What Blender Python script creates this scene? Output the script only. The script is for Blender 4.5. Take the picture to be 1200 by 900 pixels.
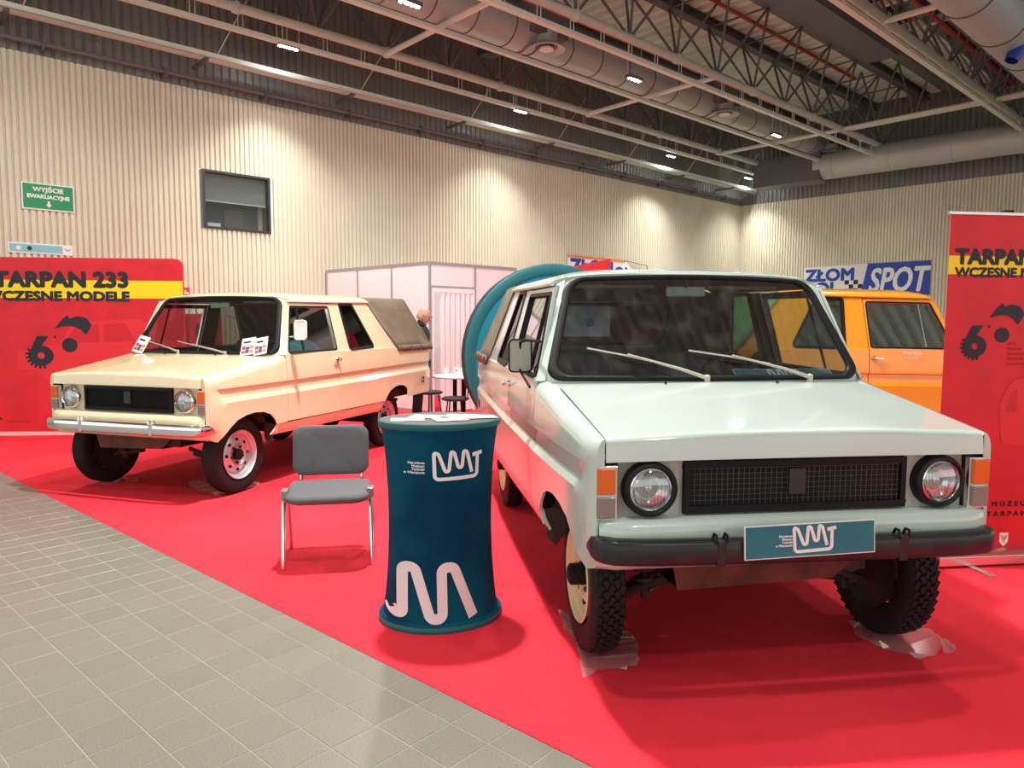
import bpy, bmesh, math, random
from mathutils import Vector, Matrix, Euler
random.seed(7)
for o in list(bpy.data.objects): bpy.data.objects.remove(o)
SC = bpy.context.scene; COL = SC.collection
R = math.radians; PI = math.pi

# ---------------------------------------------------------------- camera, world, lights, exposure
CAMH = 1.52
cd = bpy.data.cameras.new('camera'); cam = bpy.data.objects.new('camera', cd); COL.objects.link(cam)
cd.sensor_width = 36; cd.lens = 838.9/1200*36; cd.clip_end = 200
cam.location = (0, 0, CAMH)
cam.rotation_mode = 'XYZ'
fwd = Matrix.Rotation(PI/2 - 0.0821, 4, 'X')
cam.matrix_world = Matrix.Translation((0, 0, CAMH)) @ fwd @ Matrix.Rotation(0.0029, 4, 'Z')
SC.camera = cam
W = bpy.data.worlds.new('world'); SC.world = W; W.use_nodes = True
W.node_tree.nodes['Background'].inputs[0].default_value = (1.0, .985, .96, 1)
W.node_tree.nodes['Background'].inputs[1].default_value = .9
SC.view_settings.view_transform = 'Standard'; SC.view_settings.look = 'None'
SC.view_settings.gamma = 1; SC.view_settings.use_curve_mapping = False
SC.view_settings.exposure = 0.55
LAMP_W = 95.0          # watts of each hall lamp in view
LAMP_OUT = 60.0        # unseen extra lamps, added outside the frame for their light
WALL_W = 45.0            # those on the rail close to the left wall
KEY_W = 330.0            # the lamp over the stand, just above the frame
LAMP_COL = (1.0, .975, .93)

# hall frames: long direction A (left wall), cross direction for the right wall
AL = R(42.2); A = Vector((math.cos(AL), math.sin(AL), 0)); NN = Vector((-math.sin(AL), math.cos(AL), 0))  # NN points to the left wall
def hall(t, n, z): return A*t + NN*n + Vector((0, 0, z))
CORNER = Vector((7.65, 24.485, 0)); BR = R(-44); B = Vector((math.cos(BR), math.sin(BR), 0))

# ---------------------------------------------------------------- helpers
def tag(o, label=None, cat=None, group=None, kind=None):
    if label: o['label'] = label
    if cat: o['category'] = cat
    if group: o['group'] = group
    if kind: o['kind'] = kind
    return o
def empty(name, loc=(0,0,0), rz=0, label=None, cat=None, group=None, parent=None):
    o = bpy.data.objects.new(name, None); COL.objects.link(o); o.location = loc; o.rotation_euler = (0,0,rz)
    o.empty_display_size = .1
    if parent: o.parent = parent
    return tag(o, label, cat, group)
class MB:
    def __init__(s): s.v = []; s.f = []; s.m = []
    def add(s, vs, fs, mi=0):
        b = len(s.v); s.v += [tuple(p) for p in vs]; s.f += [tuple(i+b for i in f) for f in fs]; s.m += [mi]*len(fs); return s
    def box(s, x0, x1, y0, y1, z0, z1, mi=0, M=None):
        vs = [Vector(p) for p in ((x0,y0,z0),(x1,y0,z0),(x1,y1,z0),(x0,y1,z0),(x0,y0,z1),(x1,y0,z1),(x1,y1,z1),(x0,y1,z1))]
        if M: vs = [M @ p for p in vs]
        return s.add(vs, [(0,3,2,1),(4,5,6,7),(0,1,5,4),(1,2,6,5),(2,3,7,6),(3,0,4,7)], mi)
    def tube(s, pts, r, n=8, mi=0, cap=True, closed=False):
        P = [Vector(p) for p in pts]; k = len(P); rr = r if isinstance(r, (list,tuple)) else [r]*k
        vs = []; up = None
        for i, p in enumerate(P):
            if closed: d = P[(i+1) % k]-P[i-1]
            else: d = P[min(i+1,k-1)]-P[max(i-1,0)]
            d.normalize()
            if up is None:
                up = Vector((0,0,1)) if abs(d.z) < .9 else Vector((1,0,0))
            a = d.cross(up)
            if a.length < 1e-5: a = d.orthogonal()
            a.normalize(); b = a.cross(d).normalized(); up = b
            for j in range(n):
                t = 2*PI*j/n; vs.append(p + a*(rr[i]*math.cos(t)) + b*(rr[i]*math.sin(t)))
        fs = []
        for i in range(k if closed else k-1):
            i2 = (i+1) % k
            for j in range(n):
                fs.append((i*n+j, i*n+(j+1)%n, i2*n+(j+1)%n, i2*n+j))
        if cap and not closed: fs += [tuple(range(n))[::-1], tuple((k-1)*n+j for j in range(n))]
        return s.add(vs, fs, mi)
    def lathe(s, prof, n=32, M=None, mi=0, sx=1, sy=1):   # profile (r,z) about local z
        vs = []; M = M or Matrix()
        for r, z in prof:
            for j in range(n):
                t = 2*PI*j/n; vs.append(M @ Vector((sx*r*math.cos(t), sy*r*math.sin(t), z)))
        fs = []; k = len(prof)
        for i in range(k-1):
            for j in range(n): fs.append((i*n+j, i*n+(j+1)%n, (i+1)*n+(j+1)%n, (i+1)*n+j))
        return s.add(vs, fs, mi)
    def poly(s, pts, th, M=None, mi=0):        # outline in local XZ, extruded along +Y by th
        M = M or Matrix(); n = len(pts)
        vs = [M @ Vector((x, 0, z)) for x, z in pts] + [M @ Vector((x, th, z)) for x, z in pts]
        fs = [tuple(range(n)), tuple(range(2*n-1, n-1, -1))] + [(i, (i+1)%n, n+(i+1)%n, n+i)[::-1] for i in range(n)]
        return s.add(vs, fs, mi)
    def build(s, name, mats, parent=None, smooth=None, loc=None, bevel=0, seg=2):
        me = bpy.data.meshes.new(name); me.from_pydata(s.v, [], s.f)
        if not isinstance(mats, (list,tuple)): mats = [mats]
        for m in mats: me.materials.append(m)
        if len(mats) > 1: me.polygons.foreach_set('material_index', s.m)
        return fin(me, name, parent, smooth, loc, bevel, seg)
def fin(me, name, parent=None, smooth=None, loc=None, bevel=0, seg=2, recalc=True):
    if recalc:
        bm = bmesh.new(); bm.from_mesh(me)
        bmesh.ops.remove_doubles(bm, verts=bm.verts, dist=1e-6)
        bmesh.ops.recalc_face_normals(bm, faces=bm.faces); bm.to_mesh(me); bm.free()
    if smooth:
        me.shade_smooth(); me.set_sharp_from_angle(angle=R(smooth))
    o = bpy.data.objects.new(name, me); COL.objects.link(o)
    if parent: o.parent = parent
    if loc: o.location = loc
    if bevel:
        b = o.modifiers.new('bevel', 'BEVEL'); b.width = bevel; b.segments = seg; b.limit_method = 'ANGLE'; b.angle_limit = R(40)
        me.shade_smooth(); b.harden_normals = True
    return o
def dup(o, parent=None, mat=None):
    c = o.copy(); COL.objects.link(c)
    if parent: c.parent = parent
    return c
def copytree(o, parent=None):
    c = dup(o, parent)
    for ch in [k for k in ALLCH(o)]: copytree(ch, c)
    return c
def ALLCH(o): return [k for k in COL.objects if k.parent == o]
def lerp(a, b, t): return a+(b-a)*t
def interp(x, tab):
    tab = sorted(tab)
    if x <= tab[0][0]: return tab[0][1]
    for (x0,y0),(x1,y1) in zip(tab, tab[1:]):
        if x <= x1: return lerp(y0, y1, (x-x0)/(x1-x0))
    return tab[-1][1]
def sst(a, b, x):
    t = min(1, max(0, (x-a)/(b-a))); return t*t*(3-2*t)
def rrect(x0, x1, z0, z1, r, n=5):
    out = []
    for cx, cz, a0 in ((x1-r,z1-r,0),(x0+r,z1-r,90),(x0+r,z0+r,180),(x1-r,z0+r,270)):
        for i in range(n+1):
            a = R(a0+90*i/n); out.append((cx+r*math.cos(a), cz+r*math.sin(a)))
    return out
def fillet(pts, rad, n=6, closed=False):
    P = [Vector((p[0],p[1])) for p in pts]; out = []; k = len(P)
    for i, p in enumerate(P):
        if not closed and i in (0, k-1): out.append((p.x,p.y)); continue
        a = P[i-1]-p; b = P[(i+1)%k]-p; la, lb = a.length, b.length
        if la < 1e-9 or lb < 1e-9: out.append((p.x,p.y)); continue
        a /= la; b /= lb
        r = rad[i] if isinstance(rad, (list,tuple)) else rad
        ang = math.acos(max(-1,min(1,a.dot(b))))
        if r <= 0 or ang > 3.1: out.append((p.x,p.y)); continue
        d = min(r/math.tan(ang/2), la*.49, lb*.49); rr = d*math.tan(ang/2)
        c = p+(a+b).normalized()*(rr/math.sin(ang/2))
        p0 = p+a*d-c; p1 = p+b*d-c
        a0 = math.atan2(p0.y,p0.x); a1 = math.atan2(p1.y,p1.x); da = (a1-a0+PI)%(2*PI)-PI
        for j in range(n+1):
            t = a0+da*j/n; out.append((c.x+rr*math.cos(t), c.y+rr*math.sin(t)))
    return out

# ---------------------------------------------------------------- materials
MATS = {}
def mat(name, col, rough=.5, metal=0, noise=0, nscale=8, bump=0, bscale=60, coat=0, emit=None, estr=0, spec=.5, objrand=0, col2=None, alpha=1, sheen=0):
    if name in MATS: return MATS[name]
    m = bpy.data.materials.new(name); m.use_nodes = True; nt = m.node_tree; b = nt.nodes['Principled BSDF']
    b.inputs['Base Color'].default_value = (*col, 1); b.inputs['Roughness'].default_value = rough
    b.inputs['Metallic'].default_value = metal; b.inputs['Coat Weight'].default_value = coat
    b.inputs['Coat Roughness'].default_value = .08
    b.inputs['Specular IOR Level'].default_value = spec; b.inputs['Alpha'].default_value = alpha
    if sheen: b.inputs['Sheen Weight'].default_value = sheen
    tc = nt.nodes.new('ShaderNodeTexCoord')
    if noise or col2:
        n = nt.nodes.new('ShaderNodeTexNoise'); n.inputs['Scale'].default_value = nscale; n.inputs['Detail'].default_value = 6
        nt.links.new(tc.outputs['Object'], n.inputs['Vector'])
        r = nt.nodes.new('ShaderNodeValToRGB'); nt.links.new(n.outputs['Fac'], r.inputs['Fac'])
        c2 = col2 or tuple(c*(1-noise) for c in col)
        r.color_ramp.elements[0].position = .38; r.color_ramp.elements[1].position = .62
        r.color_ramp.elements[0].color = (*c2, 1); r.color_ramp.elements[1].color = (*col, 1)
        out = r.outputs['Color']
        if objrand:
            oi = nt.nodes.new('ShaderNodeObjectInfo'); h = nt.nodes.new('ShaderNodeHueSaturation')
            mr = nt.nodes.new('ShaderNodeMapRange'); mr.inputs['To Min'].default_value = 1-objrand; mr.inputs['To Max'].default_value = 1+objrand*.5
            nt.links.new(oi.outputs['Random'], mr.inputs['Value']); nt.links.new(mr.outputs['Result'], h.inputs['Value'])
            nt.links.new(out, h.inputs['Color']); out = h.outputs['Color']
        nt.links.new(out, b.inputs['Base Color'])
    if bump:
        n2 = nt.nodes.new('ShaderNodeTexNoise'); n2.inputs['Scale'].default_value = bscale; n2.inputs['Detail'].default_value = 4
        nt.links.new(tc.outputs['Object'], n2.inputs['Vector'])
        bp = nt.nodes.new('ShaderNodeBump'); bp.inputs['Strength'].default_value = bump; bp.inputs['Distance'].default_value = .01
        nt.links.new(n2.outputs['Fac'], bp.inputs['Height']); nt.links.new(bp.outputs['Normal'], b.inputs['Normal'])
    if emit:
        b.inputs['Emission Color'].default_value = (*emit, 1); b.inputs['Emission Strength'].default_value = estr
    MATS[name] = m; return m
def glass(name, tint=(.85,.92,.9), rough=0.0, base=.06, dirt=0):
    if name in MATS: return MATS[name]
    m = bpy.data.materials.new(name); m.use_nodes = True; nt = m.node_tree; nt.nodes.clear()
    o = nt.nodes.new('ShaderNodeOutputMaterial'); t = nt.nodes.new('ShaderNodeBsdfTransparent'); g = nt.nodes.new('ShaderNodeBsdfGlossy')
    t.inputs[0].default_value = (*tint,1); g.inputs['Roughness'].default_value = rough; g.inputs[0].default_value = (.95,.97,1,1)
    lw = nt.nodes.new('ShaderNodeLayerWeight'); lw.inputs['Blend'].default_value = .35
    mr = nt.nodes.new('ShaderNodeMapRange'); mr.inputs['To Min'].default_value = base; mr.inputs['To Max'].default_value = .75
    nt.links.new(lw.outputs['Fresnel'], mr.inputs['Value'])
    mx = nt.nodes.new('ShaderNodeMixShader'); nt.links.new(mr.outputs['Result'], mx.inputs[0])
    nt.links.new(t.outputs[0], mx.inputs[1]); nt.links.new(g.outputs[0], mx.inputs[2]); out = mx.outputs[0]
    if dirt:
        d = nt.nodes.new('ShaderNodeBsdfDiffuse'); d.inputs[0].default_value = (.55,.6,.62,1)
        tc = nt.nodes.new('ShaderNodeTexCoord'); n = nt.nodes.new('ShaderNodeTexNoise'); n.inputs['Scale'].default_value = 9; n.inputs['Detail'].default_value = 9
        nt.links.new(tc.outputs['Object'], n.inputs['Vector'])
        m2 = nt.nodes.new('ShaderNodeMapRange'); m2.inputs['From Min'].default_value = .5; m2.inputs['From Max'].default_value = .8; m2.inputs['To Max'].default_value = dirt
        nt.links.new(n.outputs['Fac'], m2.inputs['Value'])
        mm = nt.nodes.new('ShaderNodeMixShader'); nt.links.new(m2.outputs['Result'], mm.inputs[0]); nt.links.new(out, mm.inputs[1]); nt.links.new(d.outputs[0], mm.inputs[2]); out = mm.outputs[0]
    nt.links.new(out, o.inputs['Surface']); MATS[name] = m; return m
def paint(name, col, rust=0, grime=None):
    m = mat(name, col, rough=.28, coat=1.0, noise=.05, nscale=2.5)
    if rust:
        nt = m.node_tree; b = nt.nodes['Principled BSDF']; src = b.inputs['Base Color'].links[0].from_socket
        tc = nt.nodes.new('ShaderNodeTexCoord'); n = nt.nodes.new('ShaderNodeTexNoise'); n.inputs['Scale'].default_value = 7; n.inputs['Detail'].default_value = 10; n.inputs['Roughness'].default_value = .75
        nt.links.new(tc.outputs['Object'], n.inputs['Vector'])
        r = nt.nodes.new('ShaderNodeValToRGB'); r.color_ramp.elements[0].position = .70; r.color_ramp.elements[1].position = .76
        nt.links.new(n.outputs['Fac'], r.inputs[0]); mx = nt.nodes.new('ShaderNodeMixRGB'); mx.inputs[2].default_value = (*(grime or (.22,.10,.04)),1)
        ml = nt.nodes.new('ShaderNodeMath'); ml.operation = 'MULTIPLY'; ml.inputs[1].default_value = rust
        nt.links.new(r.outputs[0], ml.inputs[0]); nt.links.new(ml.outputs[0], mx.inputs[0]); nt.links.new(src, mx.inputs[1]); nt.links.new(mx.outputs[0], b.inputs['Base Color'])
    return m
RUB = mat('black_rubber', (.007,.007,.008), .5, spec=.3)
BLK = mat('matt_black', (.007,.007,.008), .6, spec=.25)
DARK = mat('dark_interior', (.014,.014,.015), .7, spec=.3)
UNDER = mat('underbody', (.02,.016,.014), .8, col2=(.045,.02,.012), nscale=9)
CHROME = mat('chrome', (.82,.82,.82), .09, 1)
ALU = mat('aluminium', (.7,.7,.7), .3, 1)
WHITE = mat('white_plastic', (.85,.85,.85), .4)
LENS = mat('lamp_lens', (.75,.77,.8), .05, .9)
AMBER = mat('amber_lens', (.80,.13,.004), .15, coat=.6, emit=(1,.25,.02), estr=0)
CLEAR = mat('clear_lens', (.27,.20,.185), .15, coat=.6)

def text(parent, s, size, loc, m, bold=.0, align='LEFT', depth=.002, shear=0, sx=1, name='lettering', spacing=1.0, rot=0):
    c = bpy.data.curves.new(name, 'FONT'); c.body = s; c.size = size; c.extrude = depth; c.align_x = align
    c.shear = shear; c.space_character = spacing; c.resolution_u = 3
    t = bpy.data.objects.new('tmp', c); COL.objects.link(t); bpy.context.view_layer.update()
    me = bpy.data.meshes.new_from_object(t.evaluated_get(bpy.context.evaluated_depsgraph_get())); bpy.data.objects.remove(t)
    me.materials.clear(); me.materials.append(m); me.name = name
    if bold:                                  # heavier weight: the letters laid over themselves, slightly shifted
        bm = bmesh.new()
        for q in range(8):
            k = me.copy(); k.transform(Matrix.Translation((bold*math.cos(q*PI/4)/sx, bold*math.sin(q*PI/4), .00025+.00025*q))); bm.from_mesh(k); bpy.data.meshes.remove(k)
        bm.to_mesh(me); bm.free()
    me.transform(Matrix.Rotation(PI/2, 4, 'X') @ Matrix.Rotation(rot, 4, 'Z') @ Matrix.Diagonal((sx,1,1,1)))
    o = bpy.data.objects.new(name, me); COL.objects.link(o); o.parent = parent; o.location = loc
    return o
def stroke(path, w, M, name, m, parent, th=.002, cap=0):
    # path: 2D centreline; M maps (x, z, offset) -> Vector ; ribbon with thickness
    P = []
    for a, b in zip(path, path[1:]):
        L = math.hypot(b[0]-a[0], b[1]-a[1]); k = max(1, int(L/(w*.6)))
        P += [(lerp(a[0],b[0],i/k), lerp(a[1],b[1],i/k)) for i in range(k)]
    P.append(path[-1]); P = [Vector(p) for p in P]; vs = []; k = len(P)
    for i, p in enumerate(P):
        d = P[min(i+1,k-1)]-P[max(i-1,0)]; d.normalize(); n = Vector((-d.y, d.x))
        l = p+n*w/2; r = p-n*w/2
        vs += [M(l.x,l.y,0), M(r.x,r.y,0), M(l.x,l.y,th), M(r.x,r.y,th)]
    fs = []
    for i in range(k-1):
        a = i*4; b = a+4
        fs += [(a+2,a+3,b+3,b+2), (a,b,b+1,a+1), (a,a+2,b+2,b), (a+1,b+1,b+3,a+3)]
    fs += [(0,1,3,2), (4*k-4,4*k-2,4*k-1,4*k-3)]
    return MB().add(vs, fs).build(name, m, parent)
LOGO = fillet([(812,515),(806,778),(312,792),(300,480),(352,505),(462,790),(492,478),(530,490),(612,780),(640,470),(682,490),(742,728)],
              [0,46,46,26,30,26,24,28,26,24,28,0], 6)
TBAR = [(748,529),(868,508)]
def logo(parent, M, s, m, ox=585, oz=650):   # s metres per unit
    f = lambda p: [((x-ox)*s, -(z-oz)*s) for x, z in p]
    stroke(f(LOGO), 40*s, M, 'logo_line', m, parent); stroke(f(TBAR), 44*s, M, 'logo_bar', m, parent)

# ================================================================ SETTING
def mat_wall(name, c, c2): return mat(name, c, .42, col2=c2, nscale=.6, bump=0)
CREAMWALL = mat_wall('cream_corrugated_sheet', (.75,.71,.56), (.67,.63,.49))
GREYWALL = mat_wall('grey_corrugated_sheet', (.23,.23,.205), (.18,.18,.16))
def corrugated(o, m, org, ax, nrm, t0, t1, z0, z1, pitch, depth, holes=(), dots=False):
    mb = MB(); n = int((t1-t0)/pitch); 
    for i in range(n):
        a = t0+i*pitch; prof = [(a,0),(a+pitch*.14,0),(a+pitch*.30,depth),(a+pitch*.86,depth),(a+pitch,0)]
        segs = [(z0,z1)]
        for h0,h1,hz0,hz1 in holes:
            if a+pitch > h0 and a < h1: segs = [(z0,hz0),(hz1,z1)]
        for s0, s1 in segs:
            vs = []
            for t, d in prof:
                p = org+ax*t+nrm*d; vs += [(p.x,p.y,s0),(p.x,p.y,s1)]
            mb.add(vs, [(2*j,2*j+2,2*j+3,2*j+1) for j in range(len(prof)-1)])
    return mb.build(o, m)
# left wall stands at n = 13.0 ; WIN hole t 4.52-5.70, z 3.19-4.20
ZB = 5.52
w1 = tag(corrugated('wall_left', CREAMWALL, NN*13.0, A, -NN, -8, 22.2, 0, ZB, .0866, .034, holes=[(4.50,5.72,3.19,4.20)]), kind='structure')
w1u = tag(corrugated('wall_left_upper', GREYWALL, NN*13.02, A, -NN, -8, 22.25, ZB, 8.15, .14, .03), kind='structure')
w2 = tag(corrugated('wall_right', CREAMWALL, CORNER-B*.12, B, Vector((math.sin(BR),-math.cos(BR),0)), 0, 17, 0, ZB, .0866, .034), kind='structure')
w2u = tag(corrugated('wall_right_upper', GREYWALL, CORNER+Vector((-math.sin(BR),math.cos(BR),0))*.02, B, Vector((math.sin(BR),-math.cos(BR),0)), 0, 17, ZB, 8.15, .14, .03), kind='structure')
# ceiling: trapezoid deck, ribs run across the trusses
DECK = mat('roof_deck', (.74,.82,.72), .5, metal=.0, col2=(.66,.74,.64), nscale=.5)
mb = MB(); ZD = 8.0
t = -14.0
while t < 24:
    pr = [(t,ZD),(t+.12,ZD),(t+.17,ZD+.12),(t+.27,ZD+.12),(t+.32,ZD)]
    vs = []
    for a, z in pr: vs += [hall(a, 13.1, z), hall(a, -26, z)]
    mb.add(vs, [(2*j,2*j+1,2*j+3,2*j+2) for j in range(4)]); t += .32
tag(mb.build('ceiling', DECK), kind='structure')

# floor: base slab, grey tiles set in it one by one, carpet on top of the rest
GROUT = mat('tile_grout', (.33,.30,.235), .8, noise=.08, nscale=2)
TILE = mat('grey_stone_tile', (.24,.225,.185), .36, col2=(.175,.162,.135), nscale=160, objrand=.05, bump=.08, bscale=300)
fl = MB().add([(-30,-14,-.0015),(30,-14,-.0015),(30,45,-.0015),(-30,45,-.0015)], [(0,1,2,3)]).build('floor', GROUT); tag(fl, kind='structure')
E1 = Vector((math.cos(R(138.4)), math.sin(R(138.4)), 0)); E2 = Vector((math.cos(R(48.4)), math.sin(R(48.4)), 0))
C0 = Vector((-5.283,7.283,0)); C1 = Vector((.29,2.347,0))        # carpet edge
TO = Vector((-.232,2.626,0)); TS = .2; ced = (C1-C0).normalized(); cn = Vector((-ced.y, ced.x, 0))
if cn.y < 0: cn = -cn
def proj(P):
    x,y,z = P[0],P[1],P[2]-CAMH; c,s = math.cos(.0821),math.sin(.0821); d = y*c-z*s; v = z*c+y*s
    return (600+838.9*x/d, 450-838.9*v/d, d) if d > .2 else None
def tile_mesh(k):
    g = .0022; h = TS/2-g; b = .0015; z = 0
    bmz = MB(); o = random.uniform(-.0004,.0004)
    top = [(-h+b,-h+b,z+o),(h-b,-h+b,z),(h-b,h-b,z-o),(-h+b,h-b,z)]; mid = [(-h,-h,z-b),(h,-h,z-b),(h,h,z-b),(-h,h,z-b)]; bot = [(x,y,-.008) for x,y,_ in mid]
    bmz.add(top+mid+bot, [(0,1,2,3)]+[(4+i,4+(i+1)%4,(i+1)%4,i) for i in range(4)]+[(8+i,8+(i+1)%4,4+(i+1)%4,4+i) for i in range(4)])
    return bmz
tilem = []
for k in range(3):
    o = tile_mesh(k).build('tile', TILE); tilem.append(o.data); bpy.data.objects.remove(o)
cells = []
for i in range(-26, 62):
    for j in range(-34, 16):
        c = TO+E1*((i+.5)*TS)+E2*((j+.5)*TS)
        if (c-C0).dot(cn) > .11: continue
        p = proj(c); vis = p and -40 < p[0] < 1240 and 520 < p[1] < 930
        cells.append((-p[1] if vis else 1e3, c))
cells.sort(key=lambda q: q[0]); rot = math.atan2(E1.y,E1.x)
far = MB(); tm0 = [v.co.copy() for v in tilem[0].vertices]; tf0 = [tuple(p.vertices) for p in tilem[0].polygons]
for q, (key, c) in enumerate(cells):
    if q < 300 and key < 1e2:
        o = bpy.data.objects.new('tile', tilem[q % 3]); COL.objects.link(o); o.parent = fl; o.location = c; o.rotation_euler = (0,0,rot+PI/2*(q%4))
    else:
        Mx = Matrix.Translation(c) @ Matrix.Rotation(rot,4,'Z'); far.add([Mx @ v for v in tm0], tf0)
tag(far.build('tile', TILE, fl), kind='stuff')
CARPET = mat('red_carpet', (.90,.040,.064), .8, col2=(.83,.032,.054), nscale=1.2, bump=.35, bscale=450, sheen=.0, spec=.12)
a0 = C0-ced*3.9; a1 = C1+ced*2.4
pts = [a0, a1, Vector((6.0,1.2,0)), Vector((7.2,10.8,0)), Vector((3.2,13.8,0)), hall(10.4,12.9,0), hall(.62,12.93,0)]
cm = MB(); n = len(pts)
cm.add([(p.x,p.y,.004) for p in pts]+[(p.x,p.y,-.0035) for p in pts], [tuple(range(n))]+[(i,(i+1)%n,n+(i+1)%n,n+i) for i in range(n)])
tag(cm.build('carpet', CARPET), 'bright red exhibition carpet under the vehicles and stands', 'carpet')
FZ = .004

# window in the left wall (office window)
FRAME = mat('dark_window_frame', (.03,.03,.03), .4)
wr = empty('window_1', hall(4.50,13.0,3.19), AL); tag(wr, kind='structure')
mb = MB()
for x0,x1,z0,z1 in ((0,1.22,0,.04),(0,1.22,.97,1.01),(0,.045,.04,.97),(1.175,1.22,.04,.97)): mb.box(x0,x1,-.05,.30,z0,z1)
mb.build('window_frame', FRAME, wr)
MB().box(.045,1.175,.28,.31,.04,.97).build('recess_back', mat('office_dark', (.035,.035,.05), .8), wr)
MB().box(.045,1.175,.08,.10,.50,.97).build('roller_blind', mat('grey_blind', (.30,.31,.28), .8), wr)
MB().box(.045,1.175,.06,.11,.485,.505).build('blind_bar', WHITE, wr)
MB().box(.45,.80,.18,.26,.06,.38).build('cabinet', mat('brown_board', (.10,.05,.03), .6), wr)
MB().box(1.08,1.16,.2,.26,.05,.5).build('post', mat('tan_board', (.45,.36,.27), .6), wr)
MB().box(.10,.32,.02,.05,.05,.11).build('paper_stack', WHITE, wr)
MB().add([(.03,0,.03),(1.19,0,.03),(1.19,0,.98),(.03,0,.98)], [(0,1,2,3)]).build('pane', glass('office_glass', (.8,.85,.85), base=.12), wr)

# ---------------------------------------------------------------- roof steelwork
STEEL = mat('painted_steel', (.55,.60,.53), .5, noise=.1, nscale=2)
DSTEEL = mat('dark_steel', (.11,.12,.115), .5)
RAIL = mat('light_rail', (.66,.70,.61), .45)
REDP = mat('red_pipe_paint', (.45,.03,.025), .4)
def truss(N, label, t0, t1, redpipe=True):
    g = empty('roof_truss', hall(t0,N,6.5), AL, label, 'truss', 'parallel roof trusses')
    L = t1-t0
    MB().tube([(0,0,0),(L,0,0)], .075, 10).build('bottom_chord', STEEL, g, 40)
    for s in (-.69,.69):
        mb = MB(); mb.box(0,L,s-.10,s+.10,1.30,1.33); mb.box(0,L,s-.015,s+.015,1.33,1.48); mb.box(0,L,s-.10,s+.10,1.48,1.5)
        mb.build('top_chord', DSTEEL, g)
    base = MB().tube([(0,0,0),(0,0,1)], .026, 6).build('diagonal', DSTEEL, g); me = base.data; bpy.data.objects.remove(base)
    k = int(L/1.385)
    for i in range(k):
        x = (10.18-t0) % 1.385 + i*1.385
        for dx in (-.6925,.6925):
            for s in (-.69,.69):
                d = Vector((dx, s, 1.31)); o = bpy.data.objects.new('diagonal', me); COL.objects.link(o); o.parent = g; o.location = (x,0,0)
                o.rotation_euler = d.to_track_quat('Z','Y').to_euler(); o.scale = (1,1,d.length)
    mb = MB()
    for i in range(k):
        x = (10.18-t0) % 1.385 + i*1.385-.6925; mb.tube([(x,-.69,1.31),(x,.69,1.31)], .02, 6)
        if i%2 == 0: mb.tube([(x,-.69,1.31),(x+.6925*2,.69,1.31)], .014, 5)
    tag(mb.build('top_bracing', DSTEEL, g), kind='stuff')
    o = MB().lathe([(0,-.11),(.07,-.08),(.1,0),(.07,.08),(0,.11)], 12).build('node', STEEL, g, 40); me = o.data; bpy.data.objects.remove(o)
    for i in range(0,k,2):
        o = bpy.data.objects.new('node', me); COL.objects.link(o); o.parent = g; o.location = ((10.18-t0) % 1.385 + i*1.385,0,0)
    if redpipe:
        MB().tube([(0,.16,.02),(L,.16,.02)], .03, 8).build('sprinkler_pipe', REDP, g, 40)
    return g
truss(11.62, 'roof truss nearest the left wall, its tube lit pale', -1, 22.2)
truss(8.20, 'middle roof truss over the green pickup', 3.0, 22.4)
truss(4.92, 'roof truss crossing the upper right of the hall', 6.5, 22.6)
truss(1.55, 'roof truss behind the pair of red pipes at upper right', 9, 22.8)
def rail(N, Z, label, t0, t1, hang=.9, zt=.4, two=False):
    g = empty('cable_rail', hall(t0,N,Z), AL, label, 'rail', 'suspended cable rails'); L = t1-t0
    MB().box(0,L,-.05,.05,-.02,.02).box(0,L,-.05,-.04,.02,.05).build('channel', RAIL, g)
    if hang:
        b = MB()
        for s in (-.04,.04): b.tube([(s,0,0),(s,0,zt)], .008, 5)
        b.box(-.1,.1,-.07,.07,.0,.03); h = b.build('hanger', RAIL, g); me = h.data; bpy.data.objects.remove(h)
        for i in range(int(L/hang)):
            o = bpy.data.objects.new('hanger', me); COL.objects.link(o); o.parent = g; o.location = (.3+i*hang,0,0)
    return g
rail(11.85, 6.24, 'pale cable rail hung below the truss by the left wall', 0, 22.1, .75)
rail(8.28, 6.22, 'pale cable rail hung below the middle truss', 4.0, 22.3, .75)
rail(4.90, 6.26, 'pale cable rail hung below the upper right truss', 8.0, 22.5, .9)
rail(9.75, 6.28, 'thin pale tube running below the round air duct', 3.0, 22.2, 0)
g = empty('cable_tray', hall(-2,12.45,5.92), AL, 'long pale cable tray along the dark upper left wall', 'cable tray')
MB().box(0,24,-.11,.11,-.04,-.02).box(0,24,-.11,-.10,-.04,.05).box(0,24,.10,.11,-.04,.05).build('tray', RAIL, g)
for i in range(9):
    MB().box(1+2.7*i,1.06+2.7*i,-.1,.55,-.08,-.04).build('bracket', DSTEEL, g)
    MB().tube([(1.2+2.7*i,0,0),(1.6+2.7*i,-.6,1.0)], .009, 5).build('stay_rod', RAIL, g)
g = empty('wall_pipe', hall(-2,12.85,5.66), AL, 'thin dark pipe along the top of the cream wall', 'pipe')
MB().tube([(0,0,0),(24.0,0,0)], .035, 8).build('pipe', mat('grey_pipe',(.16,.15,.14),.5), g, 40)
for i in range(14): MB().box(.8+1.7*i,.84+1.7*i,-.06,.16,-.08,.06).build('clamp', DSTEEL, g)
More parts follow.
